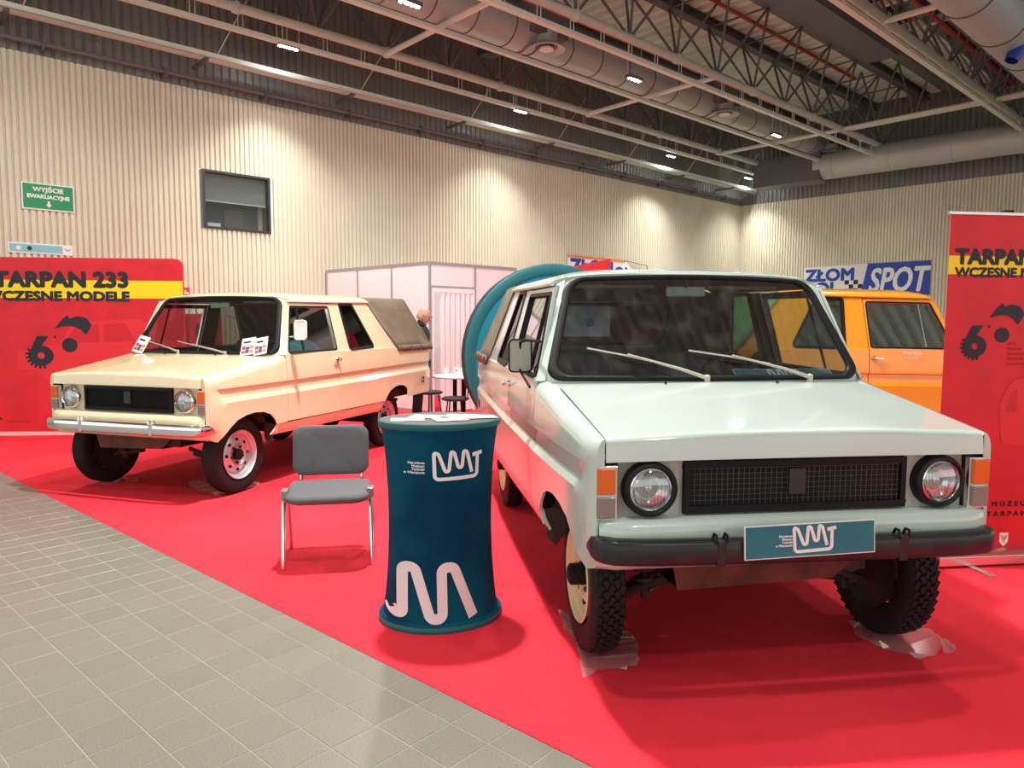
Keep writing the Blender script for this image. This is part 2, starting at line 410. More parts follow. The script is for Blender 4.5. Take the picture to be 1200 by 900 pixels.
# cross members between the chords
for k, (t, n0, n1, lab) in enumerate([(7.4,11.62,8.2,'pale cross tube between two trusses at upper left of the duct'),(12.9,11.62,8.2,'pale cross tube meeting the middle truss behind a lamp'),(18.6,11.62,8.2,'far cross tube between the left and middle trusses'),
        (12.6,4.92,1.5,'pale curved cross tube in the top right corner')]):
    mb = MB().tube([hall(t,n0,6.46), hall(t,n1,6.46)], .05, 8); tag(mb.build('cross_tube', RAIL, None, 40), lab, 'tube', 'cross tubes of the roof')
g = empty('cross_truss', hall(18.7,8.2,6.5), AL-PI/2, 'cross truss of two pale tubes at right below the roof', 'truss')
MB().tube([(0,0,0),(8,0,0)], .05, 8).build('bottom_tube', RAIL, g, 40)
MB().tube([(0,.3,.02),(8,.3,.02)], .03, 8).build('side_tube', RAIL, g, 40)
for i in range(8):
    MB().tube([(i*.85,0,0),(i*.85+.43,0,1.3)], .025, 6).build('diagonal', DSTEEL, g); MB().tube([(i*.85+.43,0,1.3),(i*.85+.85,0,0)], .025, 6).build('diagonal', DSTEEL, g)
# big round duct with neck boxes and ceiling diffusers
DUCT = mat('galvanised_duct', (.50,.52,.50), .45, metal=.25, noise=.08, nscale=1)
DN, DZ = 9.95, 6.87
g = empty('air_duct', hall(4.0,DN,DZ), AL, 'large round grey ventilation duct running below the roof', 'duct')
def segduct(x0, x1, r, y=0, z=0):
    MB().tube([(x0,y,z),(x1,y,z)], r, 28).build('duct_section', DUCT, g, 40)
    mb = MB(); x = x0
    while x < x1:
        mb.tube([(x-.012,y,z),(x+.012,y,z)], r+.012, 28); x += .85
    mb.build('seam_ring', mat('duct_seam', (.15,.15,.15), .5), g, 40)
segduct(-2, 5.3, .36); segduct(5.45, 11.3, .31,0,-.05); segduct(11.45, 18.2, .27,0,-.08)
for x0 in (5.3, 11.3): MB().lathe([(.37,0),(.30,.4)], 28, Matrix.Translation((x0-.1,0,-.02)) @ Matrix.Rotation(PI/2,4,'Y')).build('reducer', DUCT, g, 40)
GBOX = mat('plenum_grey', (.13,.13,.13), .5)
for tt in (9.53, 15.52, 21.2):
    x = tt-4.0; MB().box(x-.42,x+.42,-.5-.0,-.06,-.12,.5).build('plenum_box', GBOX, g)
    h = empty('air_diffuser', hall(tt,9.60,6.52), AL, {9.53:'round air diffuser below the duct nearest the camera',15.52:'round air diffuser in the middle of the duct run',21.2:'farthest round air diffuser below the duct'}[tt], 'diffuser', 'round air diffusers')
    MB().lathe([(.20,.30),(.20,.06),(.24,.03),(.32,0),(.34,.0),(.34,.02),(.20,.12)], 28).build('collar', DUCT, h, 40)
    MB().lathe([(0,-.01),(.13,0),(.13,.03),(0,.05)], 24).build('disc', WHITE, h, 40)
    MB().lathe([(.29,.045),(.14,.06),(.14,.05)], 24).build('cone', mat('rust_grey',(.20,.12,.10),.5), h, 40)
g = empty('air_duct', CORNER+B*1.0+Vector((math.sin(BR),-math.cos(BR),0))*1.2+Vector((0,0,6.05)), BR, 'grey round duct running along the top of the right wall', 'duct')
MB().tube([(2,0,.12),(16,0,.12)], .38, 24).build('duct_section', DUCT, g, 40)
for i in range(9): MB().tube([(2.5+1.5*i,0,.12),(2.53+1.5*i,0,.12)], .395, 24).build('seam_ring', DUCT, g, 40)
MB().box(.2,2.2,-.35,.35,-.3,.5).build('plenum_box', GBOX, g)
g = empty('air_duct', hall(8,4.15,6.9), AL, 'wide pale round duct at the top right corner of the view', 'duct')
MB().tube([(0,0,0),(14.5,0,0)], .42, 28).build('duct_section', mat('pale_duct',(.42,.44,.45),.45,metal=.2), g, 40)
g.location = hall(8, 4.3, 7.35); g.location = hall(8, 3.6, 6.45)
for i in range(8): MB().tube([(1+1.6*i,0,0),(1.03+1.6*i,0,0)], .435, 28).build('seam_ring', DSTEEL, g, 40)
for N, lab in ((5.42,'left one of two parallel red pipes at upper right'),(5.20,'right one of two parallel red pipes at upper right')):
    tag(MB().tube([hall(10,N,7.74),hall(22.3,N,7.74)], .045, 8).build('red_pipe', REDP, None, 40), lab, 'pipe')
tag(MB().tube([hall(7,8.25,7.93),hall(19.5,8.25,7.93)], .04, 8).build('red_pipe', REDP, None, 40), 'long thin red pipe under the roof deck above the middle truss', 'pipe')
g = empty('roof_beam', hall(8,6.6,7.42), AL, 'wide flat dark duct under the roof deck at upper right', 'duct')
MB().box(0,9.0,-.31,.31,-.05,.5).build('casing', mat('dark_duct',(.10,.10,.10),.5), g)
MB().box(9,14.2,-.12,.12,.2,.5).build('side_beam', DSTEEL, g)
# rooflight behind the upper right truss
g = empty('roof_hatch', hall(13.6,5.85,7.88), AL, 'dark roof hatch framed by beige panels at upper right', 'roof hatch')
BEI = mat('beige_board', (.55,.45,.35), .6)
MB().box(0,3.6,-.9,.9,.02,.06).build('panel', BEI, g); MB().box(.5,1.5,-.6,.6,-.01,.03).build('dark_opening', BLK, g); MB().box(1.9,3.0,-.6,.6,-.01,.03).build('dark_opening', BLK, g)
for x in (.1,1.6,3.2): MB().box(x,x+.08,-.9,.9,-.1,.02).build('crossbar', RAIL, g)

# ---------------------------------------------------------------- hall lamps (they light the scene)
GLOW = mat('lamp_glow', (1,1,1), .5, emit=(.93,.97,1), estr=120)
def lamp(t, n, z, label, power, group='hall lamps', sz=.35, spread=125):
    g = empty('hall_lamp', hall(t,n,z), AL, label, 'lamp', group)
    MB().box(-.19,.19,-.07,.07,.0,.06).build('housing', DSTEEL, g)
    mb = MB()
    for x in (-.14,-.047,.047,.14): MB().lathe([(0,-.014),(.033,-.008),(.038,0),(0,.004)], 12, Matrix.Translation((x,0,0))).build('led_lens', GLOW, g)
    MB().tube([(-.2,0,.07),(-.2,0,.6)], .006, 5).tube([(.2,0,.07),(.2,0,.6)], .006, 5).build('suspension_wire', RAIL, g)
    L = bpy.data.lights.new('hall_light', 'AREA'); L.shape = 'DISK'; L.size = sz; L.energy = power; L.color = LAMP_COL; L.spread = R(spread)
    lo = bpy.data.objects.new('light_source', L); COL.objects.link(lo); lo.parent = g; lo.location = (0,0,-.04)
row1 = [(5.62,11.88,'lit lamp cluster above the left wall window'),(11.0,11.88,'lit lamp cluster hung on the left rail, second along from the window'),(16.9,12.1,'lit lamp cluster hung on the left rail, third along from the window'),(21.2,12.2,'lit lamp cluster at the far end of the left rail')]
row2 = [(6.2,9.1,'lit lamp cluster at the top edge beside the big duct'),(11.2,8.9,'lit lamp cluster below the duct, between its two near diffusers'),(17.0,9.05,'lit lamp cluster below the far part of the duct'),(21.2,9.2,'farthest lit lamp cluster of the duct row by the right wall')]
for t, n, l in row1: lamp(t, n, 6.2, l, WALL_W, spread=98)
for t, n, l in row2: lamp(t, n, 6.2, l, LAMP_W, spread=150)
# main shadow lamp, then extra unseen lamps added to light the hall
lamp(2.9, 4.4, 6.6, 'unseen hall lamp high above the grey chair, casting the main shadows', KEY_W, 'hall lamps outside the picture', .30, 160)
for t, n, l in [(.6,9.2,'unseen hall lamp above the left end of the red display wall'),(5.6,5.2,'unseen hall lamp above the teal disc'),(10.5,3.2,'unseen hall lamp above the orange truck'),
        (.6,1.4,'unseen hall lamp right above the camera'),(6.2,.9,'unseen hall lamp above the right banner'),(-4.5,5,'unseen hall lamp above the tiled aisle'),(1.0,-4,'unseen hall lamp behind the camera')]:
    lamp(t, n, 6.9, l, LAMP_OUT, 'hall lamps outside the picture', .35, 160)
# ================================================================ VEHICLES (x forward from the front axle, y to the car's left, z up)
def side(x, z):
    b = interp(x, [(.49,.835),(.465,.858),(.43,.875),(.37,.888),(0,.915),(-.5,.938),(-1.45,.955),(-2.6,.962),(-3.70,.955),(-3.78,.925)])
    zu = .968+(.37-x)*.0153; zl = .845+(.36-x)*.0151
    f = 1 if x < .30 else max(0, 1-(x-.30)/.08)
    d = 0
    if zl < z < zu:
        if z > zu-.012: d = .020*(zu-z)/.012
        elif z > zl+.04: d = .020
        else: d = .020*(z-zl)/.04-.004
    elif z <= zl: d = -.006*max(0, 1-(zl-z)/.10)
    b -= d*f
    if z < .60: b -= .03*((.60-z)/.12)**2 if z > .48 else .03
    if x > .30 and z < .66: b -= .05*((x-.30)/.16)*min(1,(.66-z)/.10)
    if z > 1.06: b -= .014*min(1,(z-1.06)/.17)
    if z > 1.236: b -= .010+(z-1.236)*.268
    return b
LV = 0.0
def smap(sg): return lambda x, s: (x, sg*side(x, s), s)
def ztop(x): return 1.071+(.465-x)*.1645 if x > -.40 else 1.213+(-.40-x)*.12
def seamy(x): return interp(x, [(.47,.823),(-.38,.838),(-.54,.885)])
FR, FL = .075, .13
def fmap(sg):
    def m(x, s):
        z0 = ztop(x)-FR
        if s <= z0: return (x, sg*side(x, s), s)
        th = min(1, (s-z0)/FL)*PI/2; y1 = side(x, z0); ys = seamy(x)
        return (x, sg*(ys+(y1-ys)*math.cos(th)), z0+FR*math.sin(th))
    return m
def panel(name, outer, holes, M, mats, parent, xc=(), zc=(), obl=(), th=.014, sm=21):
    bm = bmesh.new(); es = []
    for loop in [outer]+list(holes):
        vs = [bm.verts.new((x, 0, z)) for x, z in loop]
        for i in range(len(vs)): es.append(bm.edges.new((vs[i], vs[(i+1) % len(vs)])))
    if holes:
        bmesh.ops.triangle_fill(bm, edges=es, use_beauty=True)
        bmesh.ops.dissolve_limit(bm, angle_limit=.02, verts=[], edges=[e for e in bm.edges if not e.is_boundary])
    else:
        bm.faces.new([v for v in bm.verts])
    def cut(co, no):
        bmesh.ops.bisect_plane(bm, geom=bm.verts[:]+bm.edges[:]+bm.faces[:], dist=1e-4, plane_co=co, plane_no=no)
    for x in xc: cut((x,0,0), (1,0,0))
    for z in zc: cut((0,0,z), (0,0,1))
    for (xa, za), (xb, zb) in obl: cut((xa,0,za), Vector((-(zb-za),0,xb-xa)).normalized())
    bmesh.ops.recalc_face_normals(bm, faces=bm.faces)
    for v in bm.verts: v.co = M(v.co.x, v.co.z)
    bm.normal_update()
    out = sum((f.normal.y for f in bm.faces)); ys = sum(v.co.y for v in bm.verts)
    if out*ys < 0: bmesh.ops.reverse_faces(bm, faces=bm.faces[:])
    me = bpy.data.meshes.new(name); bm.to_mesh(me); bm.free()
    for m in mats: me.materials.append(m)
    me.shade_smooth(); me.set_sharp_from_angle(angle=R(sm))
    o = bpy.data.objects.new(name, me); COL.objects.link(o); o.parent = parent
    s = o.modifiers.new('thickness', 'SOLIDIFY'); s.thickness = th; s.offset = -1; s.material_offset = 1 if len(mats) > 1 else 0; s.use_rim = True
    if len(mats) > 1: s.material_offset_rim = 0
    e = o.modifiers.new('edges', 'EDGE_SPLIT'); e.split_angle = R(21)
    return o
OBL = [((.37,.968),(-3.69,1.030)), ((.37,.956),(-3.69,1.018)), ((.36,.885),(-3.685,.946)), ((.36,.845),(-3.685,.906)), ((.36,.80),(-3.685,.86)), ((.36,.76),(-3.685,.82))]
def frange(a, b, d):
    n = max(1, int(round((b-a)/d))); return [a+(b-a)*i/n for i in range(1, n)]
def WS(u, v, off=0):
    x = lerp(-.479,-.781,v)+lerp(.09,.05,v)*(1-u*u); y = u*lerp(.887,.719,v); z = lerp(1.233,1.777,v)+lerp(0,.022,v)*(1-u*u)
    return Vector((x+off*.87, y+off*.1*u, z+off*.48))
def strip(loopA, loopB):   # two closed loops of equal length
    n = len(loopA); return [tuple(p) for p in loopA+loopB], [(i,(i+1)%n,n+(i+1)%n,n+i) for i in range(n)]
def wheel(parent, x, y, sg, name, rimm, tyrem, blocks, hubm, hubout=.0):
    # axis along y, outer face towards sg
    w = empty(name, (x, y, .35), 0, parent=parent)
    Mx = Matrix.Rotation(-sg*PI/2, 4, 'X')   # local +z -> outwards
    prof = [(.222,-.070),(.235,-.080),(.285,-.088),(.322,-.082),(.340,-.070),(.3455,-.05),(.346,0),(.3455,.05),(.340,.070),(.322,.082),(.285,.088),(.235,.080),(.222,.070)]
    rr = .336 if blocks else .346
    prof = [(min(r,rr) if abs(z)<.072 else r*1.0, z*.84) for r, z in prof]
    MB().lathe(prof+[prof[0]], 56, Mx).build('tyre', tyrem, w, 50)
    if blocks:
        mb = MB()
        for i in range(46):
            for q, yy in enumerate((-.048,-.024,0,.024,.048)):
                a = 2*PI*(i+(.5 if q%2 else 0))/46
                T = Mx @ Matrix.Rotation(a,4,'Z') @ Matrix.Translation((.341-(.004 if q in(0,4) else 0),0,yy)) @ Matrix.Rotation(R(25 if q%2 else -25),4,'X')
                mb.box(-.008,.009,-.0165,.0165,-.0105,.0105,0,T)
        tag(mb.build('tread', tyrem, w), kind='stuff')
    else:
        mb = MB()
        for z in (-.04,-.013,.013,.04): mb.tube([Mx @ Vector((.3465*math.cos(2*PI*i/48), .3465*math.sin(2*PI*i/48), z)) for i in range(48)], .003, 4, closed=True)
        tag(mb.build('tread', tyrem, w), kind='stuff')
    MB().lathe([(.222,.073),(.216,.079),(.210,.073),(.205,.055),(.188,.045),(.180,.02),(.165,.012),(.150,.022),(.120,.044),(.100,.046),(.085,.030),(.07,.026),(.0,.026)], 48, Mx).build('rim', rimm, w, 40)
    MB().lathe([(.222,-.073),(.20,-.06),(.17,-.04),(0,-.04)], 32, Mx).build('rim_back', UNDER, w, 40)
    mb = MB().lathe([(.052,.02),(.050,.055+hubout),(.035,.066+hubout),(.0,.068+hubout)], 20, Mx)
    mb.build('hub', hubm, w, 35)
    n = MB().lathe([(.013,0),(.013,.018),(.006,.024),(0,.024)], 6)
    no = n.build('wheel_nut', mat('dark_nut',(.03,.03,.03),.4,.5), w); me = no.data; bpy.data.objects.remove(no)
    for i in range(5):
        a = 2*PI*i/5+.3; p = Mx @ Vector((.074*math.cos(a),.074*math.sin(a),.026)); o = bpy.data.objects.new('wheel_nut', me); COL.objects.link(o); o.parent = w; o.location = p; o.rotation_euler = (-sg*PI/2,0,0)
    for i in range(8):
        a = 2*PI*i/8; p = Mx @ Vector((.135*math.cos(a),.135*math.sin(a),.030)); 
        if i == 0:
            s0 = MB().lathe([(.015,0),(.015,.012),(0,.012)], 10).build('rim_slot', BLK, w); sm = s0.data; bpy.data.objects.remove(s0)
        o = bpy.data.objects.new('rim_slot', sm); COL.objects.link(o); o.parent = w; o.location = p; o.rotation_euler = (-sg*PI/2,0,0)
    return w
def car(c):
    root = empty('pickup_truck', c['loc'], c['rot'], c['label'], 'pickup truck')
    wroot = root
    if c.get('lift'):                       # body stands a little higher on its springs
        pass
    P = c['paint']; PI2 = [P, c.get('inner', DARK)]
    lift = c.get('lift', 0)
    before = set(COL.objects)
    # --- side panels
    for sg in (1, -1):
        arch = [(.346,.514),(.30,.565),(.228,.625),(.14,.682),(.03,.715),(-.08,.727),(-.20,.716),(-.29,.685),(-.345,.635),(-.385,.563),(-.383,.50)]
        fo = [(.470,ztop(.47)-FR+FL),(.470,.64),(.452,.575),(.40,.532)]+arch+[(-.395,.583),(-.527,.586),(-.527,ztop(-.527)-FR+FL)]
        obf = [((.47,ztop(.47)-FR+q),(-.38,ztop(-.38)-FR+q)) for q in (0,.026,.052,.078,.104)]
        panel('front_fender', fo, [], fmap(sg), PI2, root, xc=frange(-.53,.47,.055)+[.44,.455], zc=[.60,.66], obl=obf+OBL)
        fm = fmap(sg); zz0 = ztop(.468)-FR; pr = [fm(.468, .955)]+[fm(.468, lerp(zz0, zz0+FL, q/6)) for q in range(7)]+[(.468, sg*seamy(.468), .965)]
        MB().add([(x-.001,y,z) for x,y,z in pr], [tuple(range(len(pr)))]).build('fender_nose', P, root).modifiers.new('s','SOLIDIFY').thickness = .004
        do = [(-.535,.593),(-.535,1.232),(-.742,1.728),(-1.468,1.738),(-1.446,1.24),(-1.446,.593)]
        wh = fillet([(-.590,1.243),(-.785,1.69),(-1.462,1.705),(-1.455,1.256)][::-1], .02, 3, True)
        wh = fillet([(-.590,1.243),(-.785,1.69),(-1.440,1.703),(-1.425,1.256)], .02, 3, True)
        d = panel('door', do, [wh], smap(sg), PI2, root, xc=frange(-1.446,-.535,.1), zc=[.60,.7,1.06,1.12,1.18,1.234,1.242,1.4,1.55], obl=OBL)
        # window rubber + chrome line + pane
        def ring(loop, w, name, m, par, lift=.006, th=.012):
            n = len(loop); cx = sum(p[0] for p in loop)/n; cz = sum(p[1] for p in loop)/n
            def sc(k): 
                out = []
                for i in range(n):
                    a = Vector(loop[i])-Vector(loop[i-1]); b = Vector(loop[(i+1)%n])-Vector(loop[i]); t = (a.normalized()+b.normalized()).normalized(); nn = Vector((t.y,-t.x))
                    if nn.dot(Vector((cx,cz))-Vector(loop[i])) > 0: nn = -nn
                    q = Vector(loop[i])+nn*k; out.append((q.x,q.y))
                return out
            A_ = sc(w*.6); B_ = sc(-w*.4); mk = smap(sg)
            def up(p, o): x,y,z = mk(*p); return (x, y+sg*o, z)
            vs = [up(p,0) for p in A_]+[up(p,lift) for p in A_]+[up(p,lift) for p in B_]+[up(p,-th) for p in B_]
            fs = []
            for k in range(3): fs += [(k*n+i,k*n+(i+1)%n,(k+1)*n+(i+1)%n,(k+1)*n+i) for i in range(n)]
            return MB().add(vs, fs).build(name, m, par, 40)
        wf = ring(wh, .022, 'window_frame', c.get('frame', CHROME), d)
        ring(wh, .016, 'window_seal', RUB, d, lift=.008)
        if not (c.get('open_right') and sg < 0):
            pv = [smap(sg)(x, z) for x, z in wh]; pv = [(x, y-sg*.012, z) for x,y,z in pv]
            MB().add(pv, [tuple(range(len(pv)))]).build('pane', c['glass'], d)
        bar = [smap(sg)(x,z) for x,z in ((-.86,1.26),(-.90,1.69))]
        MB().tube([(x,y-sg*.008,z) for x,y,z in bar], .009, 6).build('divider_bar', c.get('barm', BLK), d)
        hx, hz_ = -1.405, 1.143; hy = side(hx,hz_)
        h = MB().lathe([(.026,0),(.026,.012),(.012,.016),(.012,.03),(.018,.034),(.014,.05),(0,.052)], 16, Matrix.Translation((hx,sg*hy,hz_)) @ Matrix.Rotation(-sg*PI/2,4,'X'))
        h.box(hx-.01,hx+.085,sg*(hy+.028)-.008,sg*(hy+.028)+.008,hz_-.009,hz_+.011)
        h.build('door_handle', c.get('handle', CHROME), d, 35, bevel=.003)
        # rear side with quarter window
        ro = [(-1.454,.596),(-1.454,1.24),(-1.476,1.742),(-2.288,1.772),(-2.735,1.258),(-2.79,1.20),(-3.775,1.206),(-3.765,.90),(-3.735,.61),(-3.05,.592),(-3.052,.62),(-3.045,.692),(-2.97,.735),(-2.886,.754),(-2.78,.758),(-2.681,.747),(-2.57,.712),(-2.481,.648),(-2.432,.597)]
        qh = fillet([(-1.695,1.247),(-1.68,1.735),(-1.935,1.745),(-2.215,1.262)], .02, 3, True)
        rs = panel('rear_side', ro, [qh], smap(sg), PI2, root, xc=frange(-3.775,-1.454,.1), zc=[.66,.7,1.06,1.12,1.18,1.234,1.242,1.4,1.55], obl=OBL)
        qf = ring(qh, .03, 'window_seal', RUB, rs, lift=.007)
        pv = [smap(sg)(x, z) for x, z in qh]; MB().add([(x, y-sg*.008, z) for x,y,z in pv], [tuple(range(len(pv)))]).build('pane', c['glass'], rs)
        fx, fz = -3.49, .785; fy = side(fx,fz)
        MB().lathe([(.040,.0),(.040,.006),(.030,.006),(.026,-.004),(0,-.004)], 20, Matrix.Translation((fx,sg*fy,fz)) @ Matrix.Rotation(-sg*PI/2,4,'X')).build('filler_hole', BLK, rs, 35)
        # rocker, inner arches, mudflap, drip rail
        rk = panel('rocker_panel', [(-.385,.578),(-.325,.482),(-2.345,.480),(-2.428,.590)], [], lambda x,z,sg=sg: (x, sg*(side(x,.60)-.012-.03*((.59-z)/.11)**2), z), [c.get('rocker', P)], root, xc=frange(-2.4,-.34,.2), zc=[.51,.54])
        for xa, r in ((-.02,.42),(-2.76,.36)):
            mb = MB(); pr = [(xa+r*math.cos(R(lerp(38 if xa > -1 else 50,128,t/10))), .36+r*math.sin(R(lerp(38 if xa > -1 else 50,128,t/10)))) for t in range(0,11)]; pr[0] = (min(pr[0][0],.36), .60); pr[-1] = (pr[-1][0]-.02, .60)
            vs = []
            for x, z in pr: vs += [(x,sg*.50,z),(x,sg*.865,z)]
            mb.add(vs, [(2*i,2*i+2,2*i+3,2*i+1) for i in range(10)]); mb.add([(x,sg*.50,z) for x,z in pr], [tuple(range(11))])
            mb.build('wheel_arch', UNDER, root)
        MB().add([(-.37,sg*.80,.60),(-.37,sg*.90,.58),(-.345,sg*.895,.44),(-.335,sg*.85,.40),(-.35,sg*.80,.46)], [(0,1,2,3,4)]).build('mudflap', mat('rusty_flap',(.05,.025,.018),.7), root).modifiers.new('s','SOLIDIFY').thickness = .006
        gx = [(-.77,1.742),(-1.5,1.756),(-2.30,1.778)]
        MB().tube([(x, sg*(side(x,z)+.012), z+.002) for x, z in gx], .013, 6).build('drip_rail', P, root, 40)
    # --- hood
    nx, ny = 14, 20; vs = []; rows = []
    for i in range(nx+1):
        t = i/nx; row = []
        for j in range(ny+1):
            u = -1+2*j/ny; xr = -.365+.035*(1-u*u)
            xf = .470+.012*(1-u*u)
            x = lerp(xr, xf-.03, t); yw = (seamy(x)-.006); y = u*yw
            z = ztop(x)+.024*(1-u*u)+.010*(1-sst(.38,.62,abs(y)+.1*(1-t)))*sst(0,.15,t)*0.3
            row.append((x,y,z))
        rows.append(row)
    for k in range(1,5):
        a = k/4*PI/2; row = []
        for j in range(ny+1):
            u = -1+2*j/ny; b = rows[nx][j]; row.append((b[0]+.03*math.sin(a), b[1], b[2]-.03*(1-math.cos(a))))
        rows.append(row)
    row = []
    for j in range(ny+1): b = rows[-1][j]; row.append((b[0]+.006, b[1], .980+.006*(1-(-1+2*j/ny)**2)))
    rows.append(row); 
    row2 = [(p[0]-.05, p[1], p[2]) for p in row]; rows.append(row2)
    for r_ in rows: vs += r_
    nn_ = ny+1; fs = [(i*nn_+j, i*nn_+j+1, (i+1)*nn_+j+1, (i+1)*nn_+j) for i in range(len(rows)-1) for j in range(ny)]
    hood = MB().add(vs, fs).build('hood', [P], root, 50)
    s_ = hood.modifiers.new('s','SOLIDIFY'); s_.thickness = .012; s_.offset = -1; hood.modifiers.new('edges','EDGE_SPLIT').split_angle = R(50)
    # dark gap under the seams, engine bay block
    MB().box(-.30,.36,-.80,.80,.78,1.00).box(-.30,-.0,-.80,.80,.80,1.12).build('engine_bay', BLK, root)
    # cowl between hood and windscreen
    vs = []; 
    for j in range(21):
        u = -1+j/10; q = WS(u, -.045, .0); xr = -.365+.035*(1-u*u)
        vs += [(q.x-.02, q.y*1.0, 1.214+.010*(1-u*u)), (xr-.004, u*(seamy(-.37)), ztop(-.37)+.020*(1-u*u)-.006), (xr+.02, u*(seamy(-.37)), ztop(-.37)-.03)]
    MB().add(vs, [(3*j+k,3*j+3+k,3*j+4+k,3*j+1+k) for j in range(20) for k in (0,1)]).build('cowl', P, root, 40)
    for yy in (-.30,.30): MB().lathe([(.008,0),(.008,.008),(.004,.012),(0,.012)], 8, Matrix.Translation((-.305,yy,1.222))).build('washer_jet', BLK, root)
    # --- windscreen
    K = 6
    def wloop(u1, v0, v1, ru, off, back=0, ub=None):
        # rounded rectangle in (u*.8m, v*.62m) metric space
        m = fillet([(-u1*.8,v0*.62),(u1*.8,v0*.62),(u1*.8,v1*.62),(-u1*.8,v1*.62)], ru, 7, True)
        out = []; n = len(m)
        for i in range(n):      # densify
            a = m[i]; b = m[(i+1)%n]; L_ = math.hypot(b[0]-a[0],b[1]-a[1]); k = max(1, int(round(L_/.11)))
            for q in range(k): out.append((lerp(a[0],b[0],q/k)/.8, lerp(a[1],b[1],q/k)/.62))
        return [WS(u, v, off)+Vector((back,0,0)) for u, v in out], out
    o1, uv = wloop(1.0,0,1,.085,.012)
    def scl(du, dv, off, back=0):
        res = []
        for u, v in uv:
            uu = u*(1+du); vv = .5+(v-.5)*(1+dv); res.append(WS(uu, vv, off)+Vector((back,0,0)))
        return res
    mid = scl(-.026,-.034,.018)
    vs, f1 = strip(scl(0.0,0.0,-.01), scl(-.012,-.015,.014)); n = len(uv)
    loops = [scl(.002,.002,-.012), scl(-.006,-.008,.012), mid, scl(-.050,-.068,.012), scl(-.060,-.080,-.008)]
    mb = MB(); allv = [tuple(p) for L in loops for p in L]
    mb.add(allv, [(k*n+i,k*n+(i+1)%n,(k+1)*n+(i+1)%n,(k+1)*n+i) for k in range(len(loops)-1) for i in range(n)])
    ws = mb.build('windscreen_seal', RUB, root, 50)
    # glass as a fan-free grid
    g0 = []; gn, gm = 16, 8
    for a in range(gm+1):
        for b_ in range(gn+1): g0.append(tuple(WS((-1+2*b_/gn)*.955, .03+.94*a/gm, .0)))
    MB().add(g0, [(a*(gn+1)+b_, a*(gn+1)+b_+1, (a+1)*(gn+1)+b_+1, (a+1)*(gn+1)+b_) for a in range(gm) for b_ in range(gn)]).build('windscreen', c['wglass'], root, 60)
    # body-colour surround (pillars, header, cowl lip)
    def sur(k):
        res = []
        for u, v in uv:
            uu = u; vv = v
            e = max(0, (abs(u)-.8)/.2) ; ev = max(0,(v-.8)/.2); eb = max(0,(.2-v)/.2)
            p = WS(u*(1+.052*k*min(1,e*1.5)), v+.055*k*min(1,ev*1.4)-.05*k*min(1,eb*1.4), -.012-.035*k*min(1,e)*(1-.6*ev)); res.append(p)
        return res
    L2 = [scl(-.01,-.01,-.014), sur(.0), sur(.5), sur(1.0)]
    mb = MB(); mb.add([tuple(p) for L in L2 for p in L], [(k*n+i,k*n+(i+1)%n,(k+1)*n+(i+1)%n,(k+1)*n+i) for k in range(len(L2)-1) for i in range(n)])
    sp = mb.build('windscreen_surround', P, root, 50)
    # pillar filler between surround and door
    for sg in (1,-1):
        vs = []
        for q in range(7):
            v = q/6; a = WS(sg*1.0, v, -.012); b_ = WS(sg*1.05, v, -.045); zz = min(max(a.z,1.235),1.735); xx = lerp(-.535,-.742,(zz-1.232)/.496); c_ = Vector((xx+.004, sg*side(xx,zz), zz))
            vs += [tuple(a), tuple((b_+c_)/2+Vector((.0,sg*.004,0))), tuple(c_), (xx-.02, sg*(side(xx,zz)-.03), zz)]
        MB().add(vs, [(4*q+k,4*q+4+k,4*q+5+k,4*q+1+k) for q in range(6) for k in range(3)]).build('pillar', P, root, 60)
    # --- roof
    vs = []; NX, NY = 16, 26; rl = c.get('roof', 0)
    for i in range(NX+1):
        t = i/NX
        for j in range(NY+1):
            th = -PI/2+PI*j/NY; u = math.sin(th); x = lerp(-.752-.05*u*u, -2.305, t**1.0)
            zd = 1.742+(-.77-x)*.0225; zc = 1.842+(-.77-x)*.016+rl
            h = (zc-zd)*(max(0,1-abs(u)**4))**.5
            ramp = .68+.32*sst(0,.12,(t*1.55)/1.0)
            ramp = lerp(.66, 1, sst(0,.16,t*1.55)) if abs(u) < 2 else 1
            vs.append((x, u*.802, zd+h*ramp))
    fs = [(i*(NY+1)+j, i*(NY+1)+j+1, (i+1)*(NY+1)+j+1, (i+1)*(NY+1)+j) for i in range(NX) for j in range(NY)]
    rf = MB().add(vs, fs).build('roof', [P, c.get('liner', DARK)], root, 45); s_ = rf.modifiers.new('s','SOLIDIFY'); s_.thickness = .02; s_.offset = -1; s_.material_offset = 1; s_.material_offset_rim = 0; rf.modifiers.new('edges','EDGE_SPLIT').split_angle = R(50)
    # --- cab rear wall with window
    RW = c.get('liner', DARK)
    def rwp(y, z, o=0): return (lerp(-2.62,-2.30,(z-1.25)/.5)+o if z > 1.0 else -2.62+o, y, z)
    wo = [(-.80,.75),(.80,.75),(.90,1.24),(.77,1.76),(-.77,1.76),(-.90,1.24)]
    rh = fillet([(-.47,1.37),(.47,1.37),(.45,1.68),(-.45,1.68)], .07, 4, True)
    bm = bmesh.new(); es = []
    for loop in (wo, rh):
        q = [bm.verts.new((0,y,z)) for y,z in loop]; es += [bm.edges.new((q[i],q[(i+1)%len(q)])) for i in range(len(q))]
    bmesh.ops.triangle_fill(bm, edges=es, use_beauty=True)
    for v in bm.verts: v.co = rwp(v.co.y, v.co.z)
    me = bpy.data.meshes.new('rear_wall'); bm.to_mesh(me); bm.free(); me.materials.append(RW)
    rw = fin(me, 'rear_wall', root)
    mb = MB(); L = [Vector(rwp(y,z,.012)) for y,z in rh]; mb.tube(L, .016, 6, closed=True); rsl = mb.build('rear_window_seal', RUB, root, 50)
    MB().add([rwp(y,z,.0) for y,z in rh], [tuple(range(len(rh)))]).build('rear_window', c['glass'], root)
